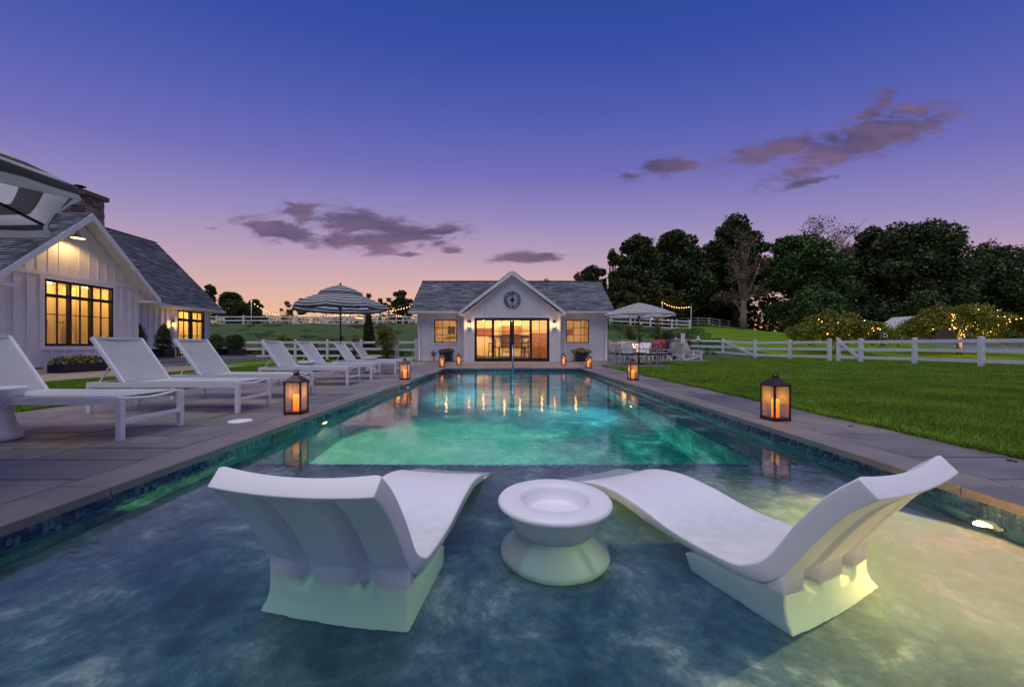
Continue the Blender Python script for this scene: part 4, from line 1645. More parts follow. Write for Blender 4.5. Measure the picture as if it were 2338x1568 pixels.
# raised terrace with two white-faced steps
tr_ = bpy.data.objects.new('terrace_ground', None)
COL.objects.link(tr_)
struct(tr_)
tr_['label'] = 'raised terrace with white step risers in front of the french door'
m = MB()
m.box(-17.4, -14.75, 16.0, 22.9, 0, .27)
m.build('upper_riser', 'white_trim', tr_)
m = MB()
m.box(-14.749, -14.2, 16.0, 23.2, 0, .12)
m.build('lower_riser', 'white_trim', tr_)
for (a, b, c, d, z) in ((-17.39, -14.70, 15.97, 22.93, .271), (-14.748, -14.15, 15.97, 23.24, .121)):
    n_ = 5
    for k in range(n_):
        ya, yb = c + (d - c) * k / n_, c + (d - c) * (k + 1) / n_
        mm = MB()
        mm.bev(a, b, ya + .003, yb - .003, z, z + .035, .006)
        mm.build('tread_stone', 'bluestone', tr_)
# entrance step beside the tall window
t = thing('entrance_step', 'low white step with dark tread against the left house wall', 'step', (-14.2, 11.35, 0))
for nm, mt, b_ in (('riser', 'white_trim', (-.3, .3, -.35, .3, 0, .15)), ('tread', 'dark_wood', (-.33, .34, -.39, .34, .15, .19)), ('riser', 'white_trim', (-.3, .25, -.9, -.45, 0, .24)), ('tread', 'dark_box', (-.33, .28, -.95, -.40, .24, .28))):
    mm = MB()
    mm.box(*b_)
    mm.build(nm, mt, t, False)


# ------------------------------------------------------------------ planters and topiaries
def planter(name, label, cat, loc, sx, sy, h, mat, blobs, leaf, n, size, group=None, extra=None, seed=0, stem=False):
    t = thing(name, label, cat, loc, 0, group)
    mm = MB()
    mm.box(-sx / 2, sx / 2, -sy / 2, -sy / 2 + .02, 0, h)
    mm.box(-sx / 2, sx / 2, sy / 2 - .02, sy / 2, 0, h)
    mm.box(-sx / 2, -sx / 2 + .02, -sy / 2 + .02, sy / 2 - .02, 0, h)
    mm.box(sx / 2 - .02, sx / 2, -sy / 2 + .02, sy / 2 - .02, 0, h)
    mm.build('planter_box', mat, t, False)
    mm = MB()
    mm.box(-sx / 2 + .02, sx / 2 - .02, -sy / 2 + .02, sy / 2 - .02, 0.01, h - .03)
    mm.build('soil', 'soil', t, False)
    rg = np.random.default_rng(seed + 50)
    P_, D_ = blob_points(n, rg, blobs, .55)
    P_ += np.array(loc)
    V_, F_ = leaves(P_, size, rg, .6)
    o = np_mesh('foliage', V_, F_, leaf, t)
    if extra:
        P_, D_ = blob_points(extra[1], rg, blobs, .93)
        V_, F_ = leaves(P_ + np.array(loc), extra[2], rg, .9)
        np_mesh('blossoms', V_, F_, extra[0], t)
    return t


CONE = [(0, 0, .60, .34, .34, .30), (0, 0, .88, .32, .32, .3), (0, 0, 1.12, .24, .24, .28), (0, 0, 1.32, .13, .13, .2)]
planter('topiary', 'clipped cone shrub in a dark pot against the gable wall corner', 'topiary', (-15.6, 16.5, .306), .55, .55, .42, 'dark_box', CONE, 'leaf_topiary', 5200, .05, 'clipped cones on the terrace', seed=1)
planter('topiary', 'clipped cone shrub in a dark pot in front of the white siding', 'topiary', (-15.25, 17.35, .306), .55, .55, .40, 'dark_box', CONE, 'leaf_topiary', 5200, .05, 'clipped cones on the terrace', seed=2)
BALL = [(0, 0, .68, .36, .36, .34)]
for i, (x, y, lb) in enumerate(((-16.1, 21.6, 'left clipped ball shrub of the three at the terrace end'), (-15.75, 22.4, 'middle clipped ball shrub standing behind its two neighbours'), (-15.15, 21.9, 'right clipped ball shrub of the three at the terrace end'))):
    planter('ball_shrub', lb, 'topiary', (x, y, .306), .6, .6, .38, 'dark_box', [(0, 0, .70, .42, .42, .42), (0, 0, .92, .3, .3, .26)], 'leaf_topiary', 5000, .05, 'clipped balls on the terrace', seed=5 + i)
planter('flower_trough', 'long dark trough of cream flowers below the tall window', 'planter', (-13.95, 12.85, 0), .5, 1.55, .27, 'dark_box',
        [(0, -.5, .33, .27, .38, .17), (0, 0, .37, .27, .38, .18), (0, .5, .33, .27, .38, .17)], 'leaf_olive', 2600, .05, None, ('petal_cream', 900, .05), seed=9)
planter('flower_pot', 'square dark planter of pink flowers left of the pool house doors', 'planter', (-3.33, 21.02, 0), .62, .62, .5, 'dark_box', [(-.15, 0, .53, .28, .3, .14), (.15, 0, .55, .28, .3, .16)], 'leaf_mid', 1500, .05, 'flower planters by the pool house', ('petal_pink', 700, .05), seed=10)
planter('flower_pot', 'square dark planter with wide spreading cream flowers right of the doors', 'planter', (3.88, 21.0, 0), .62, .62, .48, 'dark_box', [(-.3, 0, .52, .25, .3, .13), (0, 0, .58, .3, .3, .16), (.32, 0, .52, .25, .3, .13)], 'leaf_olive', 1500, .05, 'flower planters by the pool house', ('petal_cream', 700, .05), seed=11)
t = thing('potted_plant', 'thin little plant beside the left lantern at the pool house wall', 'plant', (-4.0, 21.0, 0))
mm = MB()
mm.tube([(0, 0, 0), (.01, 0, .2), (0, 0, .42)], .03, 6)
mm.build('stem', 'bark', t, False)
rg = np.random.default_rng(2)
V_, F_ = leaves(rg.normal(0, .07, (160, 3)) + np.array([-4.0, 21.0, .42]), .07, rg)
np_mesh('foliage', V_, F_, 'leaf_brown', t)

# terrace table and chairs (dark metal)
t = thing('bistro_table', 'small dark metal table with striped cushion seat on the terrace', 'table', (-15.9, 18.9, .306))
for nm, mt, bs in (('table_top', 'cushion_dark', [(-.45, .45, -.45, .45, .40, .46)]), ('leg', 'dark_metal', [(-.43, -.40, -.43, -.40, 0, .40)]), ('leg', 'dark_metal', [(.40, .43, -.43, -.40, 0, .40)]), ('leg', 'dark_metal', [(-.43, -.40, .40, .43, 0, .40)]), ('leg', 'dark_metal', [(.40, .43, .40, .43, 0, .40)])):
    mm = MB()
    for b_ in bs:
        mm.box(*b_)
    mm.build(nm, mt, t, False)
# slim iron plant stand before the topiaries
t = thing('iron_stand', 'slim black iron stand in front of the clipped cones', 'plant stand', (-14.3, 15.6, 0))
mm = MB()
for k in range(6):
    mm.bar((-.2 + (k % 3) * .2, -.2 + (k // 3) * .4, 0), (-.2 + (k % 3) * .2, -.2 + (k // 3) * .4, .55), .016)
mm.build('upright_bars', 'dark_metal', t, False)
mm = MB()
mm.box(-.22, .22, -.22, .22, .55, .57)
mm.build('stand_top', 'dark_metal', t, False)


# ------------------------------------------------------------------ chaises (local x = towards the pool, y = depth)
def make_chaise(label, loc):
    t = thing('chaise_longue', label, 'chaise longue', loc, 0, 'white chaises along the left side of the pool')
    L_, Wd, hz = 1.92, .69, .385
    fr = MB()
    for y_ in (0, Wd - .045):
        fr.box(-L_, 0, y_, y_ + .045, hz - .065, hz)
    fr.box(-L_ + .001, -L_ + .045, .045, Wd - .045, hz - .064, hz - .001)
    fr.box(-.62, -.58, .045, Wd - .045, hz - .062, hz - .03)
    fr.box(-1.50, -1.46, .045, Wd - .045, hz - .062, hz - .03)
    fr.build('frame', 'white_metal', t, False)
    for x_ in (-L_ + .002, -.047):
        for y_ in (.001, Wd - .046):
            mm = MB()
            mm.box(x_, x_ + .045, y_, y_ + .045, 0, hz - .066)
            mm.build('leg', 'white_metal', t, False)
    mm = MB()
    mm.box(-.044, -.006, .046, Wd - .046, .15, .185)
    mm.build('stretcher', 'white_metal', t, False)
    # sling seat sagging a little between the rails
    vs, fs = [], []
    nu, nv = 16, 8
    for i in range(nu + 1):
        for j in range(nv + 1):
            u, v_ = i / nu, j / nv
            x_ = -1.47 + u * (1.47 - .06)
            vs.append((x_, .035 + v_ * (Wd - .07), hz + .006 - .018 * 4 * v_ * (1 - v_) * min(1, 4 * u * (1 - u) + .35)))
    for i in range(nu):
        for j in range(nv):
            a = i * (nv + 1) + j
            fs.append((a, a + nv + 1, a + nv + 2, a + 1))
    mm = MB().add(vs, fs, True)
    mm.build('seat', 'sling', t, False)
    mm = MB()
    mm.tube([(-.06, .04, hz - .012), (-.055, .2, hz - .03), (-.05, Wd / 2, hz - .038), (-.055, Wd - .2, hz - .03), (-.06, Wd - .04, hz - .012)], .016, 8)
    mm.build('sling_bar', 'white_metal', t, False)
    # backrest
    p0 = Vector((-1.46, 0, hz + .01))
    p1 = Vector((-1.86, 0, .945))
    d = (p1 - p0)
    nrm = Vector((d.z, 0, -d.x)).normalized()
    vs, fs = [], []
    for i in range(9):
        for j in range(7):
            u, v_ = i / 8, j / 6
            p = p0 + d * u - nrm * (.02 * 4 * v_ * (1 - v_) * min(1, 4 * u * (1 - u) + .5))
            vs.append((p.x, .03 + v_ * (Wd - .06), p.z))
    for i in range(8):
        for j in range(6):
            a = i * 7 + j
            fs.append((a, a + 1, a + 8, a + 7))
    br = MB().add(vs, fs, True).build('backrest', 'sling', t, False)
    mm = MB()
    for y_ in (.015, Wd - .015):
        mm.bar((p0.x, y_, p0.z - .02), (p1.x, y_, p1.z), .03, .04)
    mm.bar((p1.x, .016, p1.z), (p1.x, Wd - .016, p1.z), .03, .03)
    mm.build('backrest_frame', 'white_metal', br, False)
    for y_ in (.06, Wd - .06):
        mm = MB()
        mm.bar((-1.66, y_, .62), (-1.83, y_, hz - .04), .014)
        mm.build('prop', 'white_metal', t, False)
    return t


CH = [(-3.46, 3.50, 'white sling chaise closest to the camera at the left edge'), (-3.40, 4.94, 'second white chaise, its foot end next to the round skimmer lid'), (-3.42, 6.22, 'third white chaise, its foot end behind the near left lantern'),
      (-3.41, 8.34, 'fourth white chaise, in front of the larger looking pedestal table'), (-3.40, 9.76, 'fifth white chaise, just past the first middle pedestal table'), (-3.36, 11.7, 'sixth white chaise, in front of the striped umbrella pole'),
      (-3.33, 12.98, 'seventh and farthest white chaise, nearest the pool house')]
ch0 = make_chaise(CH[0][2], (CH[0][0], CH[0][1], 0))
for i, (x, y, lb) in enumerate(CH[1:]):
    dup(ch0, (x, y, 0), R([0, .8, -.5, .6, -.4, .9, .3][i]), lb)


# pedestal tables (hourglass)
def table(name, label, loc, r, h, group, lip=.0):
    t = thing(name, label, 'side table', loc, 0, group)
    return t


def make_ptable(label, loc):
    t = thing('pedestal_table', label, 'side table', loc, 0, 'white hourglass tables between the chaises')
    mm = MB()
    mm.lathe([(0, 0), (.165, 0), (.18, .01), (.175, .05), (.135, .15), (.115, .24), (.128, .31), (.155, .34)], 32)
    mm.build('pedestal', 'resin', t, False)
    mm = MB()
    mm.lathe([(.155, .341), (.178, .40), (.205, .455), (.205, .468), (.19, .472), (.0, .462)], 32)
    mm.build('table_top', 'resin', t, False)
    return t


pt = make_ptable('white hourglass side table cut by the left edge of the picture', (-4.62, 3.52, 0))
dup(pt, (-4.82, 9.38, 0), 0, 'white hourglass side table between the fourth and fifth chaise')
dup(pt, (-4.45, 12.68, 0), 0, 'white hourglass side table between the sixth and farthest chaise')


# ------------------------------------------------------------------ lanterns
def make_lantern(label, loc, rz):
    t = thing('candle_lantern', label, 'lantern', loc, rz, 'bronze candle lanterns round the pool')
    w = .105
    mm = MB()
    mm.bev(-w, w, -w, w, 0, .035, .004)
    mm.build('base', 'bronze_metal', t, False)
    for sx in (-1, 1):
        for sy in (-1, 1):
            mm = MB()
            mm.box(sx * (w - .018), sx * (w - .001), sy * (w - .018), sy * (w - .001), .035, .39)
            mm.build('post', 'bronze_metal', t, False)
    mm = MB()
    mm.box(-w - .004, w + .004, -w - .004, w + .004, .39, .405)
    tw = .028
    mm.add([(-w - .004, -w - .004, .405), (w + .004, -w - .004, .405), (w + .004, w + .004, .405), (-w - .004, w + .004, .405), (-tw, -tw, .48), (tw, -tw, .48), (tw, tw, .48), (-tw, tw, .48)],
           [(0, 1, 5, 4), (1, 2, 6, 5), (2, 3, 7, 6), (3, 0, 4, 7), (4, 5, 6, 7)])
    mm.build('roof', 'bronze_metal', t, False)
    mm = MB()
    mm.lathe([(.03, .478), (.033, .49), (.033, .505), (.024, .512), (.02, .525), (0, .528)], 16)
    mm.build('cap', 'bronze_metal', t, False)
    mm = MB()
    mm.tube([(.03 * cos(a) * 1.05, 0, .515 + .034 * sin(a)) for a in [R(-20 + 22 * k) for k in range(11)]], .004, 6)
    mm.build('handle', 'bronze_metal', t, False)
    for k in range(4):
        mm = MB()
        a = w - .011
        if k < 2:
            yy = (-a, a)[k]
            mm.quad((-w + .018, yy, .036), (w - .018, yy, .036), (w - .018, yy, .389), (-w + .018, yy, .389))
        else:
            xx = (-a, a)[k - 2]
            mm.quad((xx, -w + .018, .036), (xx, w - .018, .036), (xx, w - .018, .389), (xx, -w + .018, .389))
        mm.build('pane', 'lantern_glass', t, False)
    mm = MB()
    mm.lathe([(0, .0), (.038, .0), (.038, .19), (.034, .2), (.028, .196), (.014, .178), (0, .176)], 24)
    c = mm.build('candle', 'candle_wax', t, False)
    c.location = (0, 0, .036)
    l = bpy.data.lights.new('candle_light', 'POINT')
    l.energy = 2.2
    l.color = (1, .38, .08)
    l.shadow_soft_size = .03
    lo = bpy.data.objects.new('candle_light', l)
    COL.objects.link(lo)
    lo.parent = t
    lo.location = (0, 0, .27)
    lo.visible_glossy = False       # its reflection is already that of the glowing candle
    return t


LT = [(-2.665, 4.93, 2, 'large looking lantern at the left pool edge beside the skimmer'), (-2.60, 9.85, -3, 'lantern on the left coping in line with the fifth chaise'), (-2.62, 15.5, 4, 'lantern at the far left corner of the pool'),
      (-2.19, 17.3, 0, 'lantern in front of the left wing, nearer the doors'), (2.39, 17.0, 0, 'lantern in front of the right wing, nearer the doors'), (3.02, 14.85, 8, 'lantern at the far right corner of the pool'),
      (3.08, 9.72, 5, 'lantern on the right coping before the dining umbrella'), (3.06, 4.50, 8, 'lantern standing alone on the near right coping beside the lawn')]
ln0 = make_lantern(LT[0][3], (LT[0][0], LT[0][1], 0), R(LT[0][2]))
for x, y, rz, lb in LT[1:]:
    dup(ln0, (x, y, 0), R(rz), lb)

# ------------------------------------------------------------------ pool handrail
t = thing('pool_handrail', 'polished steel handrail at the far end of the pool', 'handrail', (.165, 15.35, 0))
mm = MB()
mm.tube([(0, .25, 0), (0, .25, .7), (0, .18, .82), (0, .02, .87), (0, -.3, .86), (0, -.62, .62), (0, -.78, .2), (0, -.80, -.4)], .024, 12)
mm.build('rail_tube', 'steel', t, False)
mm = MB()
mm.lathe([(.055, 0), (.055, .012), (.03, .03), (.026, .03)], 16, (0, .25, 0))
mm.build('base_flange', 'dark_metal', t, False)


# ------------------------------------------------------------------ in-pool loungers
def crom(s, z, n=6):
    P = np.stack([s, z], 1)
    P = np.vstack([2 * P[0] - P[1], P, 2 * P[-1] - P[-2]])
    o = []
    for i in range(1, len(P) - 2):
        for t_ in np.arange(n) / n:
            o.append(.5 * ((2 * P[i]) + (-P[i - 1] + P[i + 1]) * t_ + (2 * P[i - 1] - 5 * P[i] + 4 * P[i + 1] - P[i + 2]) * t_ ** 2 + (-P[i - 1] + 3 * P[i] - 3 * P[i + 1] + P[i + 2]) * t_ ** 3))
    o.append(P[-2])
    return np.array(o)


KS = 1.22
LS = np.array([-.198, -.12, -.033, .048, .113, .191, .42, .658, .868, 1.079, 1.211, 1.34, 1.40]) * KS
LZ = .85 - (.85 - np.array([.49, .413, .291, .155, .098, .070, .072, .110, .120, .078, -.0, -.085, -.17])) * KS
LWD = .643
FLOORZ = LF + .002


def make_lounger(label, X, Y, th):
    t = thing('ledge_lounger', label, 'pool lounger', (X, Y, 0), th, 'white moulded loungers standing in the shallow water')
    prof = crom(LS, LZ, 6)
    n = len(prof)
    # underside profile: offset by the shell thickness, then run down as the base
    tg = np.gradient(prof, axis=0)
    tg /= np.linalg.norm(tg, axis=1)[:, None]
    nr = np.stack([tg[:, 1], -tg[:, 0]], 1)          # points below / behind
    thick = np.interp(prof[:, 0], [-.25, 0, .3, 1.2, 1.65], [.085, .085, .075, .06, .035])
    und = prof + nr * thick[:, None]
    nv = 60
    vs, fs = [], []
    hw = LWD / 2

    def lat(v, s_):
        """lateral position; slight dish depth in the back and seat"""
        return (v * 2 - 1) * hw

    for i in range(n):
        for j in range(nv + 1):
            v = j / nv
            a = lat(v, prof[i, 0])
            k = 1 - (2 * v - 1) ** 2
            e = max(0, abs(2 * v - 1) - .90) / .10
            dish = .030 * k if prof[i, 0] < .05 else .010 * k
            dd = dish + .010 * e * e
            vs.append((a, prof[i, 0] + nr[i, 0] * dd, prof[i, 1] + nr[i, 1] * dd))
    for i in range(n):
        for j in range(nv + 1):
            v = j / nv
            a = lat(v, 0) * (1 - .012)
            k = 1 - (2 * v - 1) ** 2
            # two long grooves in the back of the backrest
            gr = 0
            if prof[i, 0] < .30 and i > 1:
                for c_ in (.27, .70):
                    gr = max(gr, 1 - min(1, abs(v - c_) / .06) ** 8)
                gr *= min(1, (i - 1) / 3)
            b = und[i] - nr[i] * (.052 * gr) + nr[i] * (.018 * k if prof[i, 0] < .30 else 0)
            vs.append((a, b[0], b[1]))
    M_ = n * (nv + 1)
    for i in range(n - 1):
        for j in range(nv):
            a = i * (nv + 1) + j
            fs.append((a, a + 1, a + nv + 2, a + nv + 1))
            fs.append((M_ + a, M_ + a + nv + 1, M_ + a + nv + 2, M_ + a + 1))
        for j in (0, nv):
            a = i * (nv + 1) + j
            q = (a, a + nv + 1, M_ + a + nv + 1, M_ + a)
            fs.append(q if j == 0 else q[::-1])
    for i in (0, n - 1):
        for j in range(nv):
            a = i * (nv + 1) + j
            q = (a, M_ + a, M_ + a + 1, a + 1)
            fs.append(q if i == 0 else q[::-1])
    mm = MB().add(vs, fs, True)
    sh = mm.build('shell', 'resin', t, False, fix=True)
    bv = sh.modifiers.new('bevel', 'BEVEL')
    bv.width = .010
    bv.segments = 3
    bv.limit_method = 'ANGLE'
    bv.angle_limit = R(50)
    # base: plinth under the seat, its ribbed rear face running on from the backrest
    bw = hw
    vs, fs = [], []
    back = und[:int(n * .5)]
    k0 = int(np.argmin(back[:, 0] * 0 + np.abs(back[:, 1] + .05)))
    us = lambda z_: float(np.interp(-z_, -back[:k0 + 1, 1], back[:k0 + 1, 0]))
    s0b = us(-.05)
    rows = [(s0b - .040, FLOORZ, 1.03, .42), (s0b - .016, -.34, 1.0, .45), (s0b - .004, -.27, .99, .47), (s0b - .001, -.20, .988, .40), (s0b - .001, -.155, .988, .12), (s0b - .001, -.10, .988, s0b + .06), (s0b - .0005, -.05, .988, s0b + .055),
            (us(-.01) + .004, -.01, .985, us(0) + .085), (us(.03) + .02, .03, .97, us(.03) + .085)]
    nb = 28
    for r_, (sb, z_, wk, sf) in enumerate(rows):
        for k in range(nb + 1):
            v = k / nb
            g_ = 0
            for c_ in (.27, .70):
                g_ = max(g_, 1 - min(1, abs(v - c_) / .06) ** 8)
            g_ *= 0 if z_ < -.16 else 1
            kk = 1 - (2 * v - 1) ** 2
            vs.append(((v * 2 - 1) * bw * wk, min(sb + .050 * g_ - .017 * kk, sf - .005), z_))
        for k in range(nb + 1):
            v = 1 - k / nb
            vs.append(((v * 2 - 1) * bw * wk * .97, sf, z_))
    m2 = 2 * (nb + 1)
    for r_ in range(len(rows) - 1):
        for k in range(m2):
            a, b = r_ * m2 + k, r_ * m2 + (k + 1) % m2
            fs.append((a, b, b + m2, a + m2))
    fs.append(tuple(reversed(range(m2))))
    mm = MB().add(vs, fs, True)
    bs = mm.build('base', 'resin', t, False, fix=True)
    bv = bs.modifiers.new('bevel', 'BEVEL')
    bv.width = .012
    bv.segments = 3
    bv.limit_method = 'ANGLE'
    bv.angle_limit = R(55)
    return t


k_ = KS


def pose(x, y):
    return x * k_, y * k_


x, y = pose(-.582, 1.342)
make_lounger('white moulded lounger in the shallow water on the left, its back to the camera', x, y, -.159)
x, y = pose(1.117, 1.378)
make_lounger('white moulded lounger in the shallow water on the right, its ribbed back lit yellow', x, y, .443)
# in-pool table
t = thing('ledge_table', 'white hourglass table standing in the water between the two loungers', 'side table', (.246, 2.10, 0))
mm = MB()
mm.lathe([(.0, FLOORZ), (.265, FLOORZ), (.29, FLOORZ + .015), (.285, FLOORZ + .06), (.25, -.27), (.205, -.20), (.192, -.15), (.198, -.125)], 56)
mm.build('pedestal', 'resin', t, False)
mm = MB()
mm.lathe([(.198, -.1245), (.206, -.118), (.232, -.06), (.262, -.012), (.286, .0), (.300, .012), (.302, .024), (.294, .036), (.282, .041), (.19, .041), (.180, .036), (.172, .02), (.158, -.03), (.145, -.042), (0, -.046)], 64)
mm.build('table_top', 'resin', t, False)


# ------------------------------------------------------------------ umbrellas
def umbrella(name, label, loc, Rr, n, zh, za, mat, rot, pole_mat, tier=None, pole_to=0.0, val=.14, seed=1, base=True):
    """market umbrella; zh rib-tip height, za apex height"""
    t = thing(name, label, 'umbrella', loc, rot)
    rg = random.Random(seed)

    def canopy(r0, r1, z0, z1, mt, nm, valance, v0=0.0, v1=1.0, sag=.045):
        vs, fs, uv = [], [], []
        nr_, ns = 10, 10
        tot_ = n * ns
        for i in range(nr_ + 1):
            f = i / nr_
            rr_ = r0 + (r1 - r0) * f
            for k in range(tot_):
                s_ = (k % ns) / ns
                a = 2 * pi * k / tot_
                # polygonal outline: straight between ribs
                rad = rr_ * cos(pi / n) / cos((s_ - .5) * 2 * pi / n)
                z = z1 + (z0 - z1) * (f ** 1.06) - sag * 4 * s_ * (1 - s_) * f * .8 + .03 * sin(pi * f)
                vs.append((rad * cos(a), rad * sin(a), z))
                uv.append((k / tot_, v0 + (v1 - v0) * f))
        if valance:
            for q in (1, 2):
                for k in range(tot_):
                    s_ = (k % ns) / ns
                    a = 2 * pi * k / tot_
                    rad = r1 * cos(pi / n) / cos((s_ - .5) * 2 * pi / n)
                    rad *= 1 + .008 * q - .03 * q * 4 * s_ * (1 - s_)
                    z = z0 - sag * .8 * 4 * s_ * (1 - s_) - valance * q / 2 + rg.uniform(-.008, .008) * q
                    vs.append((rad * cos(a), rad * sin(a), z))
                    uv.append((k / tot_, v1 + .06 * q))
        rows = nr_ + (2 if valance else 0)
        for i in range(rows):
            for k in range(tot_):
                b = (k + 1) % tot_
                fs.append((i * tot_ + k, (i + 1) * tot_ + k, (i + 1) * tot_ + b, i * tot_ + b))
        mm = MB().add(vs, fs, True)
        mm.uv = uv
        return mm.build(nm, mt, t, False)

    if tier:
        canopy(Rr * .34, Rr, zh, za - (za - zh) * .40, mat, 'canopy', val, .36, 1.0)
        canopy(.02, Rr * .47, za - (za - zh) * .37, za, mat, 'vent', .07, 0, .42, .02)
    else:
        canopy(.02, Rr, zh, za, mat, 'canopy', val, 0, 1)
    mm = MB()
    mm.tube([(0, 0, pole_to), (0, 0, za + .02)], .024, 12)
    mm.build('pole', pole_mat, t, False)
    mm = MB()
    mm.lathe([(.02, za), (.035, za + .03), (.035, za + .06), (.02, za + .085), (0, za + .09)], 12)
    mm.build('finial', pole_mat, t, False)
    mm = MB()
    mm.lathe([(.045, zh - .12), (.05, zh - .05), (.03, zh - .03)], 12)
    mm.build('hub', pole_mat, t, False)
    mm = MB()
    mm.box(.025, .07, -.03, .03, 1.05, 1.2)
    mm.tube([(.07, 0, 1.12), (.12, 0, 1.12), (.12, 0, 1.05)], .009, 6)
    mm.build('crank', pole_mat, t, False)
    for k in range(n):
        a = 2 * pi * k / n
        mm = MB()
        mm.bar((.05 * cos(a), .05 * sin(a), za - .05), ((Rr - .02) * cos(a), (Rr - .02) * sin(a), zh - .012), .016, .02)
        mm.bar((.05 * cos(a), .05 * sin(a), zh - .08), (Rr * .5 * cos(a), Rr * .5 * sin(a), (za + zh) / 2 - .03), .012)
        mm.build('rib', pole_mat, t, False)
    if base:
        mm = MB()
        mm.lathe([(0, 0.001), (.3, .001), (.3, .03), (.26, .055), (.05, .07), (.04, .28), (.03, .28)], 28)
        mm.build('umbrella_base', pole_mat, t, False)
    return t


umbrella('striped_umbrella', 'navy and white striped two-tier umbrella behind the farther chaises', (-6.08, 14.2, 0), 1.63, 8, 2.26, 3.03, 'stripe_navy', R(8), 'dark_metal', tier=True, seed=2)
umbrella('striped_umbrella', 'large grey and white striped umbrella hanging in from the left edge above the nearest chaise', (-4.25, 1.54, 0), 1.78, 8, 1.86, 2.56, 'stripe_wide', R(32.2), 'dark_metal', seed=3, val=.10)
umbrella('dining_umbrella', 'white umbrella with thin grey stripes over the outdoor dining table', (5.95, 17.9, 0), 1.68, 8, 2.22, 2.80, 'stripe_grey', R(0), 'dark_metal', seed=4, val=.03)


# ------------------------------------------------------------------ fences
def fence(label, posts, rails, pw=.125, ph=1.22, rh=.14, gaps=(), braces=(), name='rail_fence', cap=True, ptop=None, skip_first=False):
    """posts: [(x,y)]; rails: heights of rail centres"""
    x0, y0 = posts[0]
    t = thing(name, label, 'fence', (x0, y0, H(x0, y0)))
    for i, (x, y) in enumerate(posts):
        z = H(x, y)
        mm = MB()
        mm.box(x - pw / 2, x + pw / 2, y - pw / 2, y + pw / 2, z - .1, z + ph)
        mm.add([(x - pw / 2 - .012, y - pw / 2 - .012, z + ph), (x + pw / 2 + .012, y - pw / 2 - .012, z + ph), (x + pw / 2 + .012, y + pw / 2 + .012, z + ph), (x - pw / 2 - .012, y + pw / 2 + .012, z + ph), (x, y, z + ph + .035)],
               [(0, 3, 2, 1), (0, 1, 4), (1, 2, 4), (2, 3, 4), (3, 0, 4)])
        mm.build('post', 'vinyl_white', t)
    for i in range(len(posts) - 1):
        if i in gaps:
            continue
        (xa, ya), (xb, yb) = posts[i], posts[i + 1]
        za, zb = H(xa, ya), H(xb, yb)
        d = Vector((xb - xa, yb - ya, 0)).normalized() * (pw / 2 - .01)
        for r in rails:
            mm = MB()
            mm.bar((xa + d.x, ya + d.y, za + r), (xb - d.x, yb - d.y, zb + r), .04, rh)
            mm.build('rail', 'vinyl_white', t)
        if i in braces:
            mm = MB()
            off = Vector((d.y, -d.x, 0)).normalized() * .035
            a_, b_ = (xa + d.x, ya + d.y, za + rails[-1]), (xb - d.x, yb - d.y, zb + rails[0])
            mm.bar(Vector(a_) + off, Vector(b_) + off, .028, rh)
            mm.build('brace', 'vinyl_white', t)
    return t


RL = (.24, .66, 1.06)
# lower back fence, left of the pool house
ps = [(-18.0, 23.6)] + [(-13.85 - 2.1, 23.8)] + [(-13.85, 24.0), (-12.95, 24.0)][:1] + [(-11.75 - .1, 24.1), (-9.9 + .15, 24.2), (-7.7, 24.3), (-5.6, 24.35)]
ps = [(-18.2, 24.0), (-16.0, 24.0), (-13.85, 24.0), (-12.1, 22.2 + 1.9)]
PXY = lambda px, y: ((px - 1161) * y / 896, y)
ps = [PXY(450, 24.0), PXY(525, 24.0), PXY(602, 24.0), PXY(674.4, 24.1), PXY(747.7, 24.2), PXY(825, 24.3)]
fence('white three-rail fence behind the chaises at the foot of the slope', ps, RL)
fence('short white gate panel between the flowering bush and the pool house', [PXY(908, 23.2), PXY(950, 23.4)], (.15, .62, 1.06), name='garden_gate', braces=())
fence('middle stretch of low fence behind the conical evergreen', [PXY(825, 24.36), PXY(905, 23.6)], RL, name='rail_fence')
# upper fence on the hill left and right of the pool house
up = [(x, 45.0) for x in np.arange(-36.5, 9, 3.05)]
fence('long white fence along the top of the left slope', [(float(a), b) for a, b in up], (.22, .66, 1.08), pw=.16)
upr = [PXY(1392.3, 44.5), PXY(1439.6, 44.6), PXY(1485, 44.8), PXY(1534, 45), PXY(1575, 45.0)]
fence('white fence over the planted bank right of the pool house', upr, (.22, .66, 1.06), pw=.16)
fence('far white fence running downhill toward the woods', [PXY(1545, 63), PXY(1571, 63.5), PXY(1593.6, 64), PXY(1618.8, 65), PXY(1643.5, 66), PXY(1664, 67), PXY(1690, 68)], (.24, .66, 1.08), pw=.17)
# far fences left (two rows near the crest, under the lights)
fence('distant white fence near the hill crest at the left', [(float(x), 60 + .10 * (x + 40)) for x in np.arange(-46, -20, 2.9)], (.24, .66, 1.08), pw=.17)
fence('distant white arena fence behind the striped umbrella', [(float(x), 70.0) for x in np.arange(-34, 14, 3.4)], (.3, .95), pw=.15)
# right lawn fence with two braced gates
RF = [(12.3, 28.9), (15.62, 28.6), (16.52, 26.3), (17.7, 24.7), (17.92, 21.9), (18.12, 21.55), (18.5, 20.6), (19.25, 18.6), (19.34, 16.05), (19.6, 13.4), (19.9, 10.8)]
fence('white three-rail fence with braced gates along the right side of the lawn', RF, RL, pw=.15, rh=.15, gaps=(4,), braces=(1, 5))
sp_ = part('gate_post', None, 'vinyl_white', lambda m: m.box(11.02, 11.2, 24.9, 25.08, -.05, 1.62))
tag(sp_, 'single tall white post at the end of the stone wall', 'post')

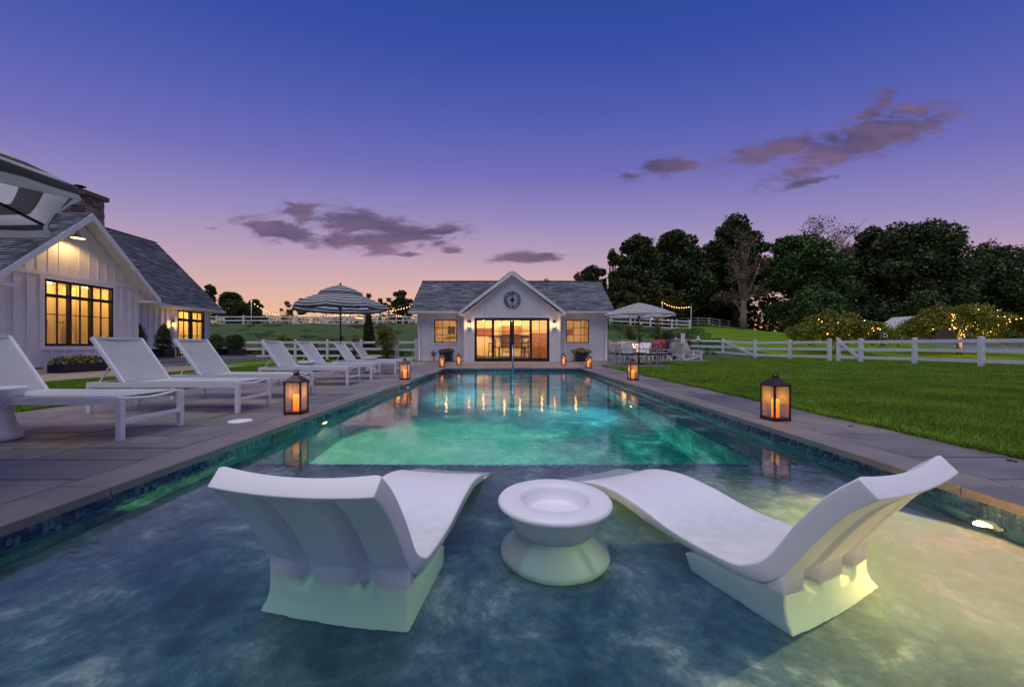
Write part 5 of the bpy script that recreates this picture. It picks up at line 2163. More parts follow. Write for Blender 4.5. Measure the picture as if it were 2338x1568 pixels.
# ------------------------------------------------------------------ stone wall behind the dining area
t = thing('stone_wall', 'pale stone retaining wall with grey capstones behind the dining area', 'wall', (9, 26.2, 0))
m = MB()
m.box(6.2, 11.6, 26.1, 26.4, -.02, 1.12)
core = m.build('wall_core', 'pale_stone', t)
sr = random.Random(8)
z = 0.0
while z < 1.1:
    hgt = min(sr.choice((.16, .2, .24)), 1.12 - z)
    a = 6.2
    while a < 11.6 - .05:
        w_ = min(sr.uniform(.3, .7), 11.6 - a)
        m = MB()
        m.box(a + .008, a + w_ - .008, 26.1 - sr.uniform(.015, .05), 26.12, z + .008, z + hgt - .008)
        m.build('stone', 'pale_stone', t)
        a += w_
    z += hgt
for k in range(6):
    m = MB()
    m.bev(6.15 + k * .91, 6.15 + k * .91 + .90, 26.0, 26.45, 1.12, 1.22, .01)
    m.build('capstone', 'bluestone', t)
# curved pale stone edging rising towards the pool house corner
t = thing('curved_stone_wall', 'curved end of pale stone wall beside the pool house corner', 'wall', (6.0, 23.6, 0))
for k in range(7):
    for j in range(5):
        a = R(200 + k * 18)
        x_, y_ = 6.9 + 1.0 * cos(a), 24.8 + 1.1 * sin(a)
        hh = .24
        if j * hh < 1.1 - k * .08:
            m = MB()
            m.bar((x_ - .17 * sin(a) * -1, y_ + .17 * cos(a) * -1, j * hh + .12), (x_ + .17 * sin(a) * -1, y_ - .17 * cos(a) * -1, j * hh + .12), .22 + sr.uniform(0, .04), hh - .015)
            m.build('stone', 'pale_stone', t)
point(None, (8.3, 25.0, .7), 55, (1, .62, .32), .08, 'wall_light')
tl = bpy.data.objects['wall_light']
t = thing('lamp_shade_lantern', 'small yellow glowing lamp between the deck chairs and the stone wall', 'garden lamp', (7.15, 24.6, 0))
m = MB()
m.lathe([(.10, 0), (.10, .02), (.018, .03), (.018, .55)], 12)
m.build('stem', 'dark_metal', t, False)
m = MB()
m.lathe([(.17, .55), (.11, .95)], 16)
m.build('lamp_shade', 'shade_glow', t, False)
tl.parent = t
tl.location = (.7, 0.6, .7)


# ------------------------------------------------------------------ outdoor dining
def wire_chair(label, loc, rz):
    t = thing('garden_chair', label, 'chair', loc, rz, 'white wire garden chairs at the dining table')
    mm = MB()
    mm.box(-.23, .23, -.22, .22, .41, .49)
    mm.build('seat_cushion', 'cushion_dark', t, False)
    mm = MB()
    mm.box(-.24, .24, -.23, .23, .385, .409)
    mm.build('seat', 'white_metal', t, False)
    for sx in (-.23, .23):
        for sy in (-.22, .22):
            mm = MB()
            mm.tube([(sx, sy, .385), (sx * 1.05, sy * 1.1, 0)], .013, 6)
            mm.build('leg', 'white_metal', t, False)
    mm = MB()
    mm.tube([(-.23, .23, .40), (-.25, .30, .8), (-.15, .34, .98), (.15, .34, .98), (.25, .30, .8), (.23, .23, .40)], .014, 6)
    for k in range(6):
        x_ = -.17 + k * .068
        mm.tube([(x_, .235, .41), (x_, .31, .8), (x_ * .95, .34, .97)], .007, 5)
    mm.build('backrest', 'white_metal', t, False)
    for sx in (-.24, .24):
        mm = MB()
        mm.tube([(sx, .28, .66), (sx * 1.06, 0, .67), (sx * 1.04, -.2, .64), (sx, -.22, .40)], .013, 6)
        mm.build('armrest', 'white_metal', t, False)
    return t


t = thing('dining_table', 'white wire garden table around the umbrella pole', 'table', (5.95, 18.4, 0))
mm = MB()
mm.bev(-.95, .95, -.48, .48, .69, .72, .006)
mm.build('table_top', 'white_metal', t, False)
for sx in (-.85, .85):
    for sy in (-.4, .4):
        mm = MB()
        mm.box(sx - .02, sx + .02, sy - .02, sy + .02, 0, .69)
        mm.build('leg', 'white_metal', t, False)
w0 = wire_chair('white wire chair at the front left of the garden table', (5.35, 17.55, 0), R(180))
dup(w0, (6.5, 17.6, 0), R(176), 'white wire chair at the front right of the garden table')
dup(w0, (5.3, 19.3, 0), R(4), 'white wire chair on the far left side of the garden table')
dup(w0, (6.45, 19.3, 0), R(-4), 'white wire chair on the far right side of the garden table')
dup(w0, (7.35, 18.4, 0), R(-90), 'white wire chair at the right head of the garden table')


def deck_chair(label, loc, rz):
    """slatted recliner with arms"""
    t = thing('slatted_armchair', label, 'armchair', loc, rz, 'white slatted armchairs on the far paving')
    for k in range(7):
        mm = MB()
        x_ = -.27 + k * .09
        mm.add([(x_ - .038, .16, .34), (x_ + .038, .16, .34), (x_ + .042, .50, 1.02), (x_ - .042, .50, 1.02), (x_ - .038, .185, .33), (x_ + .038, .185, .33), (x_ + .042, .525, 1.01), (x_ - .042, .525, 1.01)],
               [(0, 1, 2, 3), (4, 7, 6, 5), (0, 4, 5, 1), (1, 5, 6, 2), (2, 6, 7, 3), (3, 7, 4, 0)])
        mm.build('slat', 'vinyl_white', t, False)
    for k in range(6):
        mm = MB()
        y_ = -.38 + k * .095
        mm.box(-.29, .29, y_, y_ + .078, .35 - k * .012, .372 - k * .012)
        mm.build('slat', 'vinyl_white', t, False)
    for sx in (-1, 1):
        mm = MB()
        mm.box(sx * .30, sx * .40, -.42, .40, .56, .585)
        mm.build('armrest', 'vinyl_white', t, False)
        mm = MB()
        mm.box(sx * .33, sx * .37, -.40, -.32, 0, .56)
        mm.build('leg', 'vinyl_white', t, False)
        mm = MB()
        mm.add([(sx * .31, -.35, .33), (sx * .34, -.35, .33), (sx * .34, -.35, .22), (sx * .31, -.35, .22), (sx * .31, .62, .10), (sx * .34, .62, .10), (sx * .34, .62, 0), (sx * .31, .62, 0)],
               [(0, 1, 2, 3), (4, 7, 6, 5), (0, 4, 5, 1), (1, 5, 6, 2), (2, 6, 7, 3), (3, 7, 4, 0)])
        mm.build('leg', 'vinyl_white', t, False)
    return t


d0 = deck_chair('white slatted armchair seen from behind, in front of the red grill cover', (9.35, 21.9, 0), R(165))
dup(d0, (10.4, 22.3, 0), R(100), 'white slatted armchair turned sideways at the right end of the paving')
dup(d0, (7.9, 22.9, 0), R(-30), 'white slatted armchair left of the red grill cover, turned to the wall')
t = thing('low_table', 'low white table in front of the slatted armchairs', 'table', (8.75, 22.9, 0))
for nm, b_ in (('table_top', (-.45, .45, -.3, .3, .40, .44)), ('leg', (-.43, -.38, -.28, -.23, 0, .40)), ('leg', (.38, .43, -.28, -.23, 0, .40)), ('leg', (-.43, -.38, .23, .28, 0, .40)), ('leg', (.38, .43, .23, .28, 0, .40))):
    mm = MB()
    mm.box(*b_)
    mm.build(nm, 'vinyl_white', t, False)
t = thing('garden_bench', 'white slat-backed garden bench against the pale stone wall', 'bench', (7.9, 25.3, 0))
mm = MB()
mm.box(-.8, .8, -.25, .2, .42, .46)
mm.build('seat', 'vinyl_white', t, False)
for k in range(12):
    mm = MB()
    mm.box(-.76 + k * .135, -.70 + k * .135, .20, .225, .46, .88)
    mm.build('slat', 'vinyl_white', t, False)
mm = MB()
mm.box(-.8, .8, .19, .235, .88, .95)
mm.build('top_rail', 'vinyl_white', t, False)
for sx in (-.78, .72):
    for sy in (-.24, .15):
        mm = MB()
        mm.box(sx, sx + .06, sy, sy + .06, 0, .42)
        mm.build('leg', 'vinyl_white', t, False)


def sling_chair(label, loc, rz):
    t = thing('sling_lounge_chair', label, 'lounge chair', loc, rz, 'sling chairs near the pool house corner')
    mm = MB()
    mm.add([(-.3, -.4, .38), (.3, -.4, .38), (.3, .25, .30), (-.3, .25, .30), (.3, .55, 1.02), (-.3, .55, 1.02)], [(0, 1, 2, 3), (3, 2, 4, 5)])
    mm.build('seat', 'sling', t, False)
    for sx in (-.31, .31):
        mm = MB()
        mm.tube([(sx, -.42, 0), (sx, -.41, .38), (sx, .25, .30), (sx, .56, 1.03)], .016, 6)
        mm.tube([(sx, .25, .30), (sx, .42, 0)], .016, 6)
        mm.build('side_frame', 'white_metal', t, False)
    return t


s0_ = sling_chair('white sling chair beside the glowing lamp by the stone wall', (6.75, 22.6, 0), R(-25))
dup(s0_, (7.0, 23.9, 0), R(-20), 'second sling chair, half hidden near the stone wall')
# covered grill
t = thing('covered_grill', 'grill under a dark cover with a red cloth draped over its left side', 'grill', (9.6, 24.2, 0))
mm = MB()
mm.lathe([(.50, .12), (.52, .5), (.50, .85), (.42, 1.05), (.25, 1.17), (0, 1.2)], 18)
mm.v = [(x * 1.5 + .035 * sin(9 * y + 7 * z), y * .75 + .02 * sin(8 * x), z) for x, y, z in mm.v]
mm.build('grill_cover', 'cushion_dark', t, False)
mm = MB()
vs, fs = [], []
for i in range(15):
    for j in range(9):
        a = R(172 + i * 6.5)
        f = j / 8
        r_ = (.53 + .05 * sin(i * 1.9 + f * 3)) * (1 if f > .25 else .45 + f * 2.2)
        vs.append((r_ * 1.5 * cos(a) - .02, r_ * .8 * sin(a) - .02, 1.23 - f * .98 * (.85 + .1 * sin(i)) - (0 if f > .3 else 0)))
for i in range(14):
    for j in range(8):
        a = i * 9 + j
        fs.append((a, a + 1, a + 10, a + 9))
mm.add(vs, fs, True)
mm.build('red_cloth', 'red_flower', t, False)
for sx in (-.6, .6):
    mm = MB()
    mm.tube([(sx, -.04, .06), (sx, .04, .06)], .06, 12)
    mm.build('wheel', 'dark_metal', t, False)


# ------------------------------------------------------------------ trees and shrubs
def trunk_mesh(t, loc, h, r, rng_, limbs, mat, lean=.04, name='trunk', spread=.35, tw=0):
    m = MB()
    x, y, z = 0, 0, 0
    pts = [(0, 0, -.2)]
    for k in range(1, 7):
        pts.append((rng_.normal(0, lean * h * .2 * k / 6), rng_.normal(0, lean * h * .2 * k / 6), h * k / 6))
    m.tube(pts, [r * (1.25 - 1.05 * k / 6) for k in range(7)], 8)
    for lb in limbs:
        f = rng_.uniform(.28, .7)
        i = int(f * 6)
        p0 = Vector(pts[i])
        p2 = Vector(lb)
        p1 = p0.lerp(p2, .5) + Vector((rng_.normal(0, .2), rng_.normal(0, .2), -.08 * h * 0 + .05 * h * rng_.uniform(-.5, 1)))
        m.tube([p0, p0.lerp(p1, .6), p1, p2], [r * .5, r * .38, r * .25, r * .08], 6)
        for q in range(tw):
            s_ = p1.lerp(p2, rng_.uniform(0, .9))
            e_ = s_ + Vector(rng_.normal(0, 1, 3)) * h * .07 + Vector((0, 0, h * .07))
            m.tube([s_, s_.lerp(e_, .5) + Vector(rng_.normal(0, .1, 3)), e_], [r * .12, r * .08, r * .03], 4, False)
    return m.build(name, mat, t, False)


def tree(label, px, d, top_px, w_px, leaf='leaf_dark', n=9000, size=.5, seed=0, group='tall trees of the wood behind the lawn', low=.12, clumps=26, name='broadleaf_tree', bark='bark', sparse=False, cat='tree', depth=.9, trunkr=None):
    x = (px - 1161) * d / 896
    z = H(x, d)
    ztop = .85 + (788.7 - top_px) * d / 896
    h = ztop - z
    w = w_px * d / 896
    rg = np.random.default_rng(seed)
    t = thing(name, label, cat, (x, d, z), 0, group)
    blobs = []
    if not sparse:
        clumps = int(clumps * 1.6) + 8
    for k in range(clumps):
        f = rg.uniform(low, .90) ** .85
        prof = math.sin(pi * min(1, max(0, (f - low * .6) / (1.05 - low * .6))) ** .75) ** .6
        a = rg.uniform(0, 2 * pi)
        rad = w / 2 * prof * rg.uniform(.3, .82)
        br = w * rg.uniform(.085, .155)
        blobs.append((rad * cos(a), rad * sin(a) * depth, f * h, br, br * depth, br * rg.uniform(.6, .9)))
    blobs.append((0, 0, h * .9, w * .17, w * .17, h * .09))
    if not sparse:
        blobs.append((0, 0, h * .55, w * .3, w * .28, h * .26))
    if not sparse:
        n = int(n * 2.4)
        size *= .95
    P_, D_ = blob_points(n, rg, blobs, .6 if not sparse else .2)
    far_ = rg.uniform(size=n) < .10
    P_[far_] += rg.normal(0, w * .02, (int(far_.sum()), 3))
    P_ = P_ + np.array([x, d, z])
    V_, F_ = leaves(P_, size, rg, .7)
    np_mesh('crown', V_, F_, leaf, t)
    lim = [(b[0] * .78, b[1] * .78, b[2] * .97) for b in blobs[:clumps:2 if not sparse else 1]]
    trunk_mesh(t, (x, d, z), h * .8, trunkr or h * .022, rg, lim, bark, tw=5 if sparse else 0)
    return t


T_ = [
    ('tall slim sparse tree at the left end of the wood', 1398, 60, 566, 48, 'leaf_dark', 1500, .40, dict(clumps=12, sparse=True)),
    ('low dark tree rising behind the right end of the pool house roof', 1352, 62, 604, 90, 'leaf_dark', 3800, .42, {}),
    ('broad dark tree right above the pool house eave', 1455, 60, 540, 150, 'leaf_dark', 9000, .48, {}),
    ('dark full tree between the first broad tree and the tall brown-fronted tree', 1535, 62, 528, 185, 'leaf_dark', 11000, .5, {}),
    ('tallest dark tree of the wood with a high rounded top', 1680, 66, 486, 160, 'leaf_dark', 12500, .5, dict(clumps=34)),
    ('dark tree with brighter green clumps right of the pale trunk', 1840, 62, 534, 215, 'leaf_mid', 14500, .5, dict(clumps=36, low=.05)),
    ('feathery pine-like tree between two round crowns', 1990, 68, 512, 110, 'leaf_dark', 6500, .5, {}),
    ('biggest round dark tree toward the right of the wood', 2090, 64, 506, 255, 'leaf_dark', 17000, .5, dict(clumps=42, low=.05)),
    ('dark tree filling the right edge of the wood', 2290, 66, 560, 220, 'leaf_dark', 11000, .5, dict(low=.03)),
    ('dark tree beyond the right edge of the picture', 2440, 64, 548, 240, 'leaf_dark', 8000, .55, dict(low=.03)),
    ('shaded wide tree behind the gap between the two left broad crowns', 1490, 74, 566, 200, 'leaf_mid', 8000, .6, dict(low=.03)),
    ('shaded dark tree filling the gap behind the tall tree', 1610, 74, 560, 170, 'leaf_dark', 8000, .6, dict(low=.03)),
    ('shaded dark tree in the gap left of the biggest round crown', 1950, 78, 560, 230, 'leaf_dark', 9000, .6, dict(low=.03)),
    ('shaded dark tree standing low behind the weeping tree pair', 2190, 80, 590, 260, 'leaf_dark', 9000, .6, dict(low=.02)),
]
for i, (lb, px, d, tp, w, lf, n, sz, kw) in enumerate(T_):
    tree(lb, px, d, tp, w, lf, n, sz, seed=100 + i, **kw)
tree('brownish half-bare tree with pale branching trunk in front of the tallest tree', 1697, 57, 528, 125, 'leaf_brown', 2600, .34, 200, 'half-bare brown trees', clumps=26, sparse=True, bark='pale_bark', name='bare_tree', low=.25, trunkr=.42)
tree('wispy bare tree against the sky above the dark crowns', 1885, 72, 483, 190, 'leaf_brown', 2300, .32, 201, 'half-bare brown trees', clumps=30, sparse=True, bark='pale_bark', name='bare_tree', low=.45)
tree('reddish brown feathery tree at the far right skyline', 2262, 70, 543, 130, 'leaf_brown', 3600, .36, 202, 'half-bare brown trees', clumps=22, sparse=True, name='bare_tree', low=.3)
tree('thin bare tree showing over the pool house roof edge', 1320, 64, 618, 46, 'leaf_brown', 420, .3, 203, 'half-bare brown trees', clumps=9, sparse=True, name='bare_tree', low=.5)
tree('olive green bushy tree just right of the pool house roof', 1425, 52, 640, 110, 'leaf_olive', 6000, .36, 204, 'smaller trees before the wood', low=.05)
tree('olive brown tree behind the dining umbrella', 1510, 54, 655, 110, 'leaf_olive', 5500, .36, 205, 'smaller trees before the wood', low=.05)
tree('rounded green shrub tree left of the first lit weeping tree', 1868, 50, 668, 150, 'leaf_mid', 7500, .34, 206, 'smaller trees before the wood', low=.04, cat='tree')
# trees on the left skyline
SK = [('round-headed dark tree peeking over the left house roof', 478, 56, 648, 44, 2200, .28, {}), ('wide dark tree right of the left house roof', 530, 56, 666, 78, 4200, .28, dict(low=.02)), ('dark tree with lights in front, left of the distant fence', 580, 58, 684, 56, 2600, .28, dict(low=.02)),
      ('small tree with thin top at the centre left skyline', 655, 60, 686, 36, 900, .26, dict(sparse=True)), ('small dark tree left of the striped umbrella', 688, 62, 680, 34, 1300, .26, dict(low=.02)),
      ('small dark pointed tree behind the striped umbrella', 842, 60, 668, 34, 1200, .26, dict(sparse=True)), ('thin tree just right of the striped umbrella', 868, 62, 680, 30, 900, .26, dict(sparse=True)), ('dark tree with string lights left of the pool house roof', 918, 58, 662, 62, 3200, .28, dict(low=.02)),
      ('low scrubby tree between the skyline trees and pool house', 888, 60, 678, 40, 900, .26, dict(sparse=True)), ('tiny tree behind the pool house ridge right of the gable', 1248, 75, 634, 50, 900, .4, dict(sparse=True, low=.6))]
for i, (lb, px, d, tp, w, n, sz, kw) in enumerate(SK):
    tree(lb, px, d, tp, w, 'leaf_dark' if i != 3 else 'leaf_brown', n, sz, 300 + i, 'small trees on the left skyline', clumps=14, name='skyline_tree', **kw)


# dark understorey closing the wood
def mass(name, label, pts, mat, size, n, seed):
    rg = np.random.default_rng(seed)
    P_, D_ = blob_points(n, rg, pts, .5)
    V_, F_ = leaves(P_, size, rg, .65)
    o = np_mesh(name, V_, F_, mat)
    return tag(o, label, None, None, 'stuff')


rg = np.random.default_rng(77)
pts = []
for px in np.arange(1385, 2500, 22):
    d = rg.uniform(70, 84)
    x = (px - 1161) * d / 896
    pts.append((x, d, H(x, d) + rg.uniform(1.5, 5), 2.8, 2, rg.uniform(4, 7)))
mass('undergrowth', 'dark undergrowth filling the wood between the trunks', pts, 'leaf_dark', .8, 24000, 78)
pts = [((px - 1161) * 64 / 896, 64 + rg.uniform(-4, 4), H((px - 1161) * 64 / 896, 64) + .3, 2.6, 2.0, rg.uniform(.7, 1.6)) for px in np.arange(455, 960, 14)]
mass('scrub_foliage', 'low scrub along the left hill crest', pts, 'leaf_dark', .26, 9000, 79)
pts = []
for k in range(95):
    px = rg.uniform(440, 960)
    y = rg.uniform(27.5, 42)
    x = (px - 1161) * y / 896
    pts.append((x, y, H(x, y) + .12, rg.uniform(.5, 1.3), .6, rg.uniform(.12, .3)))
mass('ground_cover_foliage', 'low junipers planted over the left slope', pts, 'leaf_mid', .12, 22000, 80)
pts = []
for k in range(60):
    px = rg.uniform(1385, 1640)
    y = rg.uniform(27.5, 42)
    x = (px - 1161) * y / 896
    pts.append((x, y, H(x, y) + .15, rg.uniform(.5, 1.4), .7, rg.uniform(.2, .5)))
mass('juniper_foliage', 'dense green junipers on the bank right of the pool house', pts, 'leaf_mid', .13, 22000, 81)
pts = [((px - 1161) * 25.3 / 896, 25.3 + rg.uniform(-.2, .3), .32, .5, .35, .42) for px in np.arange(440, 930, 13)]
mass('hedge_foliage', 'dark low planting right behind the lower white fence', pts, 'leaf_dark', .09, 22000, 82)


def shrub(name, label, px, d, top_px, w_px, leaf, n, size, seed, blobs=None, cat='shrub', group=None, extra=None, z0=None):
    x = (px - 1161) * d / 896
    z = H(x, d) if z0 is None else z0
    h = .85 + (788.7 - top_px) * d / 896 - z
    w = w_px * d / 896
    rg = np.random.default_rng(seed)
    t = thing(name, label, cat, (x, d, z), 0, group)
    if blobs is None:
        blobs = []
        for k in range(16):
            a, f = rg.uniform(0, 2 * pi), rg.uniform(.12, .85)
            r_ = w / 2 * rg.uniform(.2, .7) * (1 - abs(f - .45) * .8)
            blobs.append((r_ * cos(a), r_ * sin(a), f * h, w * .18, w * .18, h * .14))
    else:
        blobs = [(a * w, b * w, c * h, e * w, e * w, g_ * h) for a, b, c, e, g_ in blobs]
    P_, D_ = blob_points(n, rg, blobs, .5)
    V_, F_ = leaves(P_ + np.array([x, d, z]), size, rg, .6)
    np_mesh('foliage', V_, F_, leaf, t)
    if extra:
        P_, D_ = blob_points(extra[1], rg, blobs, .95)
        V_, F_ = leaves(P_ + np.array([x, d, z]), extra[2], rg, .9)
        np_mesh('blossoms', V_, F_, extra[0], t)
    m = MB()
    for k in range(5):
        a = k * 1.3
        m.tube([(0, 0, -.05), (w * .1 * cos(a), w * .1 * sin(a), h * .3), (w * .22 * cos(a), w * .22 * sin(a), h * .6)], [.03, .02, .008], 5)
    m.build('stem', 'bark', t, False)
    return t


shrub('conical_evergreen', 'dark narrow conical evergreen below the right end of the striped umbrella', 842, 25.2, 705, 32, 'leaf_dark', 9000, .09, 1,
      [(0, 0, .12, .5, .13), (0, 0, .28, .5, .14), (0, 0, .42, .45, .14), (0, 0, .56, .38, .13), (0, 0, .70, .3, .12), (0, 0, .82, .22, .10), (0, 0, .92, .12, .08)], 'tree')
shrub('flowering_bush', 'leafy yellow-green bush with orange blossoms left of the pool house', 884, 22.6, 742, 62, 'leaf_yellow', 5200, .075, 2, extra=('petal_pink', 260, .06))
shrub('rose_bush', 'thin rose bush in front of the conical evergreen', 812, 23.3, 757, 34, 'leaf_olive', 1200, .06, 3, extra=('petal_pink', 150, .06))
shrub('yellow_shrub', 'small yellowish shrub low on the left slope', 648, 32, 762, 36, 'leaf_yellow', 1600, .08, 4, group='yellow shrubs on the slope')
shrub('yellow_shrub', 'small yellow shrub on the slope left of the umbrella pole', 722, 30, 776, 14, 'leaf_yellow', 500, .07, 5, group='yellow shrubs on the slope')
shrub('yellow_shrub', 'tiny yellow shrub on the slope by the umbrella pole', 790, 30, 776, 16, 'leaf_yellow', 500, .07, 6, group='yellow shrubs on the slope')
shrub('fern_shrub', 'yellow-green arching shrub behind the stone wall left of the umbrella pole', 1440, 28.2, 741, 34, 'leaf_yellow', 2200, .10, 7, group='shrubs behind the stone wall')
shrub('cypress', 'narrow bright green cypress behind the stone wall', 1500, 28.4, 722, 22, 'leaf_yellow', 2600, .09, 8, [(0, 0, .1, .8, .14), (0, 0, .3, .6, .14), (0, 0, .5, .42, .14), (0, 0, .7, .3, .12), (0, 0, .88, .16, .1)], 'tree', group='shrubs behind the stone wall')
shrub('green_shrub', 'rounded dark green shrub right of the cypress', 1522, 28.2, 752, 42, 'leaf_mid', 2600, .09, 9, group='shrubs behind the stone wall')
shrub('flower_bush', 'red flowering bush at the right end of the stone wall', 1572, 25.4, 768, 20, 'leaf_olive', 700, .07, 10, extra=('petal_pink', 300, .07))
t = thing('fire_torch', 'white ornamental post top on the fence right of the stone wall', 'ornament', (13.9, 28.75, 0))
m = MB()
m.lathe([(.03, .0), (.03, 1.1), (.12, 1.2), (.14, 1.32), (.05, 1.4), (.09, 1.5), (0, 1.56)], 10)
m.build('finial', 'vinyl_white', t, False)


# weeping trees with fairy lights
def weeping(label, px, d, top_px, w_px, seed, nl, glow):
    x = (px - 1161) * d / 896
    z = H(x, d)
    h = .85 + (788.7 - top_px) * d / 896 - z
    w = w_px * d / 896
    rg = np.random.default_rng(seed)
    t = thing('weeping_tree', label, 'tree', (x, d, z), 0, 'weeping trees wrapped in fairy lights')
    P, Dn = [], []
    limbs = []
    bough = [(q * 2 * pi / 11 + rg.uniform(-.18, .18), (1.08, .62, .95, .5, 1.0, .75)[q % 6] * rg.uniform(.92, 1.08), 0) for q in range(11)]
    bough = [(a_, r_, (1.42 - .52 * r_) * rg.uniform(.9, 1.08)) for a_, r_, _ in bough]
    for k in range(44):
        ab, rb, hb = bough[k % 11]
        a = ab + rg.normal(0, .14)
        reach = w / 2 * rb * rg.uniform(.7, 1.05)
        hp = h * hb * rg.uniform(.9, 1.05) * (1 - .18 * reach / (w / 2))
        tip = h * rg.uniform(.24, .48)
        c0 = np.array([0, 0, h * .5])
        c1 = np.array([reach * .45 * cos(a), reach * .45 * sin(a), hp])
        c2 = np.array([reach * cos(a), reach * sin(a), (hp + tip) / 2 + h * .12])
        c3 = np.array([reach * 1.02 * cos(a), reach * 1.02 * sin(a), tip])
        limbs.append((c0, c1, c2))
        s_ = rg.uniform(.18, 1, 720)[:, None]
        c = (1 - s_) ** 3 * c0 + 3 * (1 - s_) ** 2 * s_ * c1 + 3 * (1 - s_) * s_ ** 2 * c2 + s_ ** 3 * c3
        c = c + rg.normal(0, 1, (720, 3)) * np.array([.17, .17, .06])
        c[:, 2] -= np.abs(rg.normal(0, .26, 720))
        P.append(c)
    P = np.concatenate(P) + np.array([x, d, z])
    V_, F_ = leaves(P, .22, rg, .38, droop=.7)
    np_mesh('crown', V_, F_, 'leaf_willow', t)
    m = MB()
    m.tube([(0, 0, -.1), (.03, .02, h * .2), (-.02, 0, h * .42)], [.17, .14, .12], 10)
    m.build('trunk', 'pale_bark', t, False)
    m = MB()
    br = []
    for k in range(9):
        a = k * 2 * pi / 9 + rg.uniform(-.2, .2)
        e = Vector((w * .30 * cos(a), w * .22 * sin(a), h * rg.uniform(.55, .74)))
        p = Vector((w * .1 * cos(a), w * .08 * sin(a), h * .55))
        m.tube([(0, 0, h * .38), p, e], [.09, .06, .02], 6)
        br.append((Vector((0, 0, h * .38)), p, e))
    m.build('branches', 'pale_bark', t, False)
    bm_ = MB()
    bm_.lathe([(0, -.028), (.022, -.018), (.028, 0), (.022, .018), (0, .028)], 5, smooth=False)
    b0 = None
    for k in range(nl):
        if k < nl * .84:
            p0, p1, p2 = br[k % 9]
            s_ = rg.uniform(0, 1) ** 1.3
            q = (1 - s_) ** 2 * p0 + 2 * (1 - s_) * s_ * p1 + s_ * s_ * p2
            q = Vector(q) + Vector(rg.normal(0, .05, 3)) - Vector((0, .12 + .35 * s_, 0))
        elif glow and k < nl * .93:
            q = Vector((rg.uniform(-.18, .18), -.2, h * rg.uniform(.3, .45)))
        else:
            a = rg.uniform(pi, 2 * pi)
            q = Vector((w * .42 * cos(a) * rg.uniform(.4, 1), w * .42 * sin(a) * rg.uniform(.5, 1) - .2, h * rg.uniform(.35, .62)))
        if b0 is None:
            b0 = bm_.build('fairy_light', 'bulb_small', t, False)
            b = b0
        else:
            b = b0.copy()
            COL.objects.link(b)
        b.location = q
    point(t, (x, d - .9, z + h * .45), 160 if glow else 110, (1, .55, .16), .15)
    if glow:
        point(t, (x, d - .45, z + .7), 10, (1, .5, .12), .06)
    return t


weeping('smaller weeping tree with fairy lights behind the fence gate', 1912, 30, 696, 176, 5, 120, False)
weeping('larger weeping tree with fairy lights and a glowing trunk behind the right fence', 2190, 30, 674, 225, 6, 190, True)


# string lights between poles on the hill
def strand(label, pts, per, sag, seed, glow=20, pole=2.6):
    rg = random.Random(seed)
    x0, y0 = pts[0][:2]
    t = thing('string_lights', label, 'string lights', (x0, y0, H(x0, y0)), 0, 'festoon lights on the hill')
    bm_ = MB()
    r_ = .052
    bm_.lathe([(0, -r_), (r_ * .8, -r_ * .6), (r_, 0), (r_ * .7, r_ * .7), (0, r_)], 6, smooth=False)
    first = None
    cab = MB()
    for i in range(len(pts) - 1):
        a = Vector((pts[i][0], pts[i][1], H(*pts[i][:2]) + pts[i][2]))
        b = Vector((pts[i + 1][0], pts[i + 1][1], H(*pts[i + 1][:2]) + pts[i + 1][2]))
        cps = []
        for k in range(per + 1):
            f = k / per
            p = a.lerp(b, f) - Vector((0, 0, sag * 4 * f * (1 - f)))
            cps.append(p)
            if k < per:
                q = p - Vector((0, 0, .08 + rg.uniform(0, .05)))
                if first is None:
                    o_ = bm_.build('bulb', 'bulb_glow', t, False)
                    first = o_
                else:
                    o_ = first.copy()
                    COL.objects.link(o_)
                o_.location = q - t.location
        cab.tube(cps, .012, 4, False)
        mid = a.lerp(b, .5)
        point(t, (mid.x, mid.y, mid.z - .5), glow, (1, .45, .12), .3)
    cab.build('cable', 'dark_metal', t)
    for p in pts:
        if p[2] > .5:
            z = H(p[0], p[1])
            mm = MB()
            mm.tube([(p[0], p[1], z - .1), (p[0], p[1], z + p[2])], .04, 6)
            mm.build('pole', 'vinyl_white', t)
    return t


strand('string of lights sagging from a pole in front of the left skyline trees', [(*PXY(574, 50), 3.3), (*PXY(640, 56), 1.6)], 10, .35, 1)
strand('string of lights low along the crest from the left house to the striped umbrella', [(*PXY(500, 60), 1.5), (*PXY(640, 60), 1.3), (*PXY(700, 58), 1.7)], 18, .12, 2)
strand('row of lights under the left half of the striped umbrella', [(*PXY(690, 52), 1.5), (*PXY(790, 53), 1.7), (*PXY(830, 54), 1.2)], 16, .15, 3)
strand('lower row of lights below the striped umbrella canopy', [(*PXY(745, 48), .9), (*PXY(782, 48), .9)], 8, .03, 4)
strand('string of lights in front of the tree left of the pool house roof', [(*PXY(872, 50), 2.1), (*PXY(948, 49), 2.9)], 12, .25, 5)
strand('lower row of lights left of the pool house roof', [(*PXY(905, 48), 1.5), (*PXY(950, 48), 1.25)], 9, .06, 6)
strand('orange string of lights from behind the dining umbrella to a white pole', [(*PXY(1512, 50), 3.55), (*PXY(1578, 50), 3.15)], 12, .4, 7, 40)
strand('row of lights low behind the dining umbrella', [(*PXY(1395, 50), 2.1), (*PXY(1460, 50), 1.7), (*PXY(1545, 50), 1.4)], 9, .2, 8)
strand('string of lights rising over the right end of the pool house eave', [(*PXY(1398, 49), 2.5), (*PXY(1450, 50), 2.3)], 4, .1, 9)

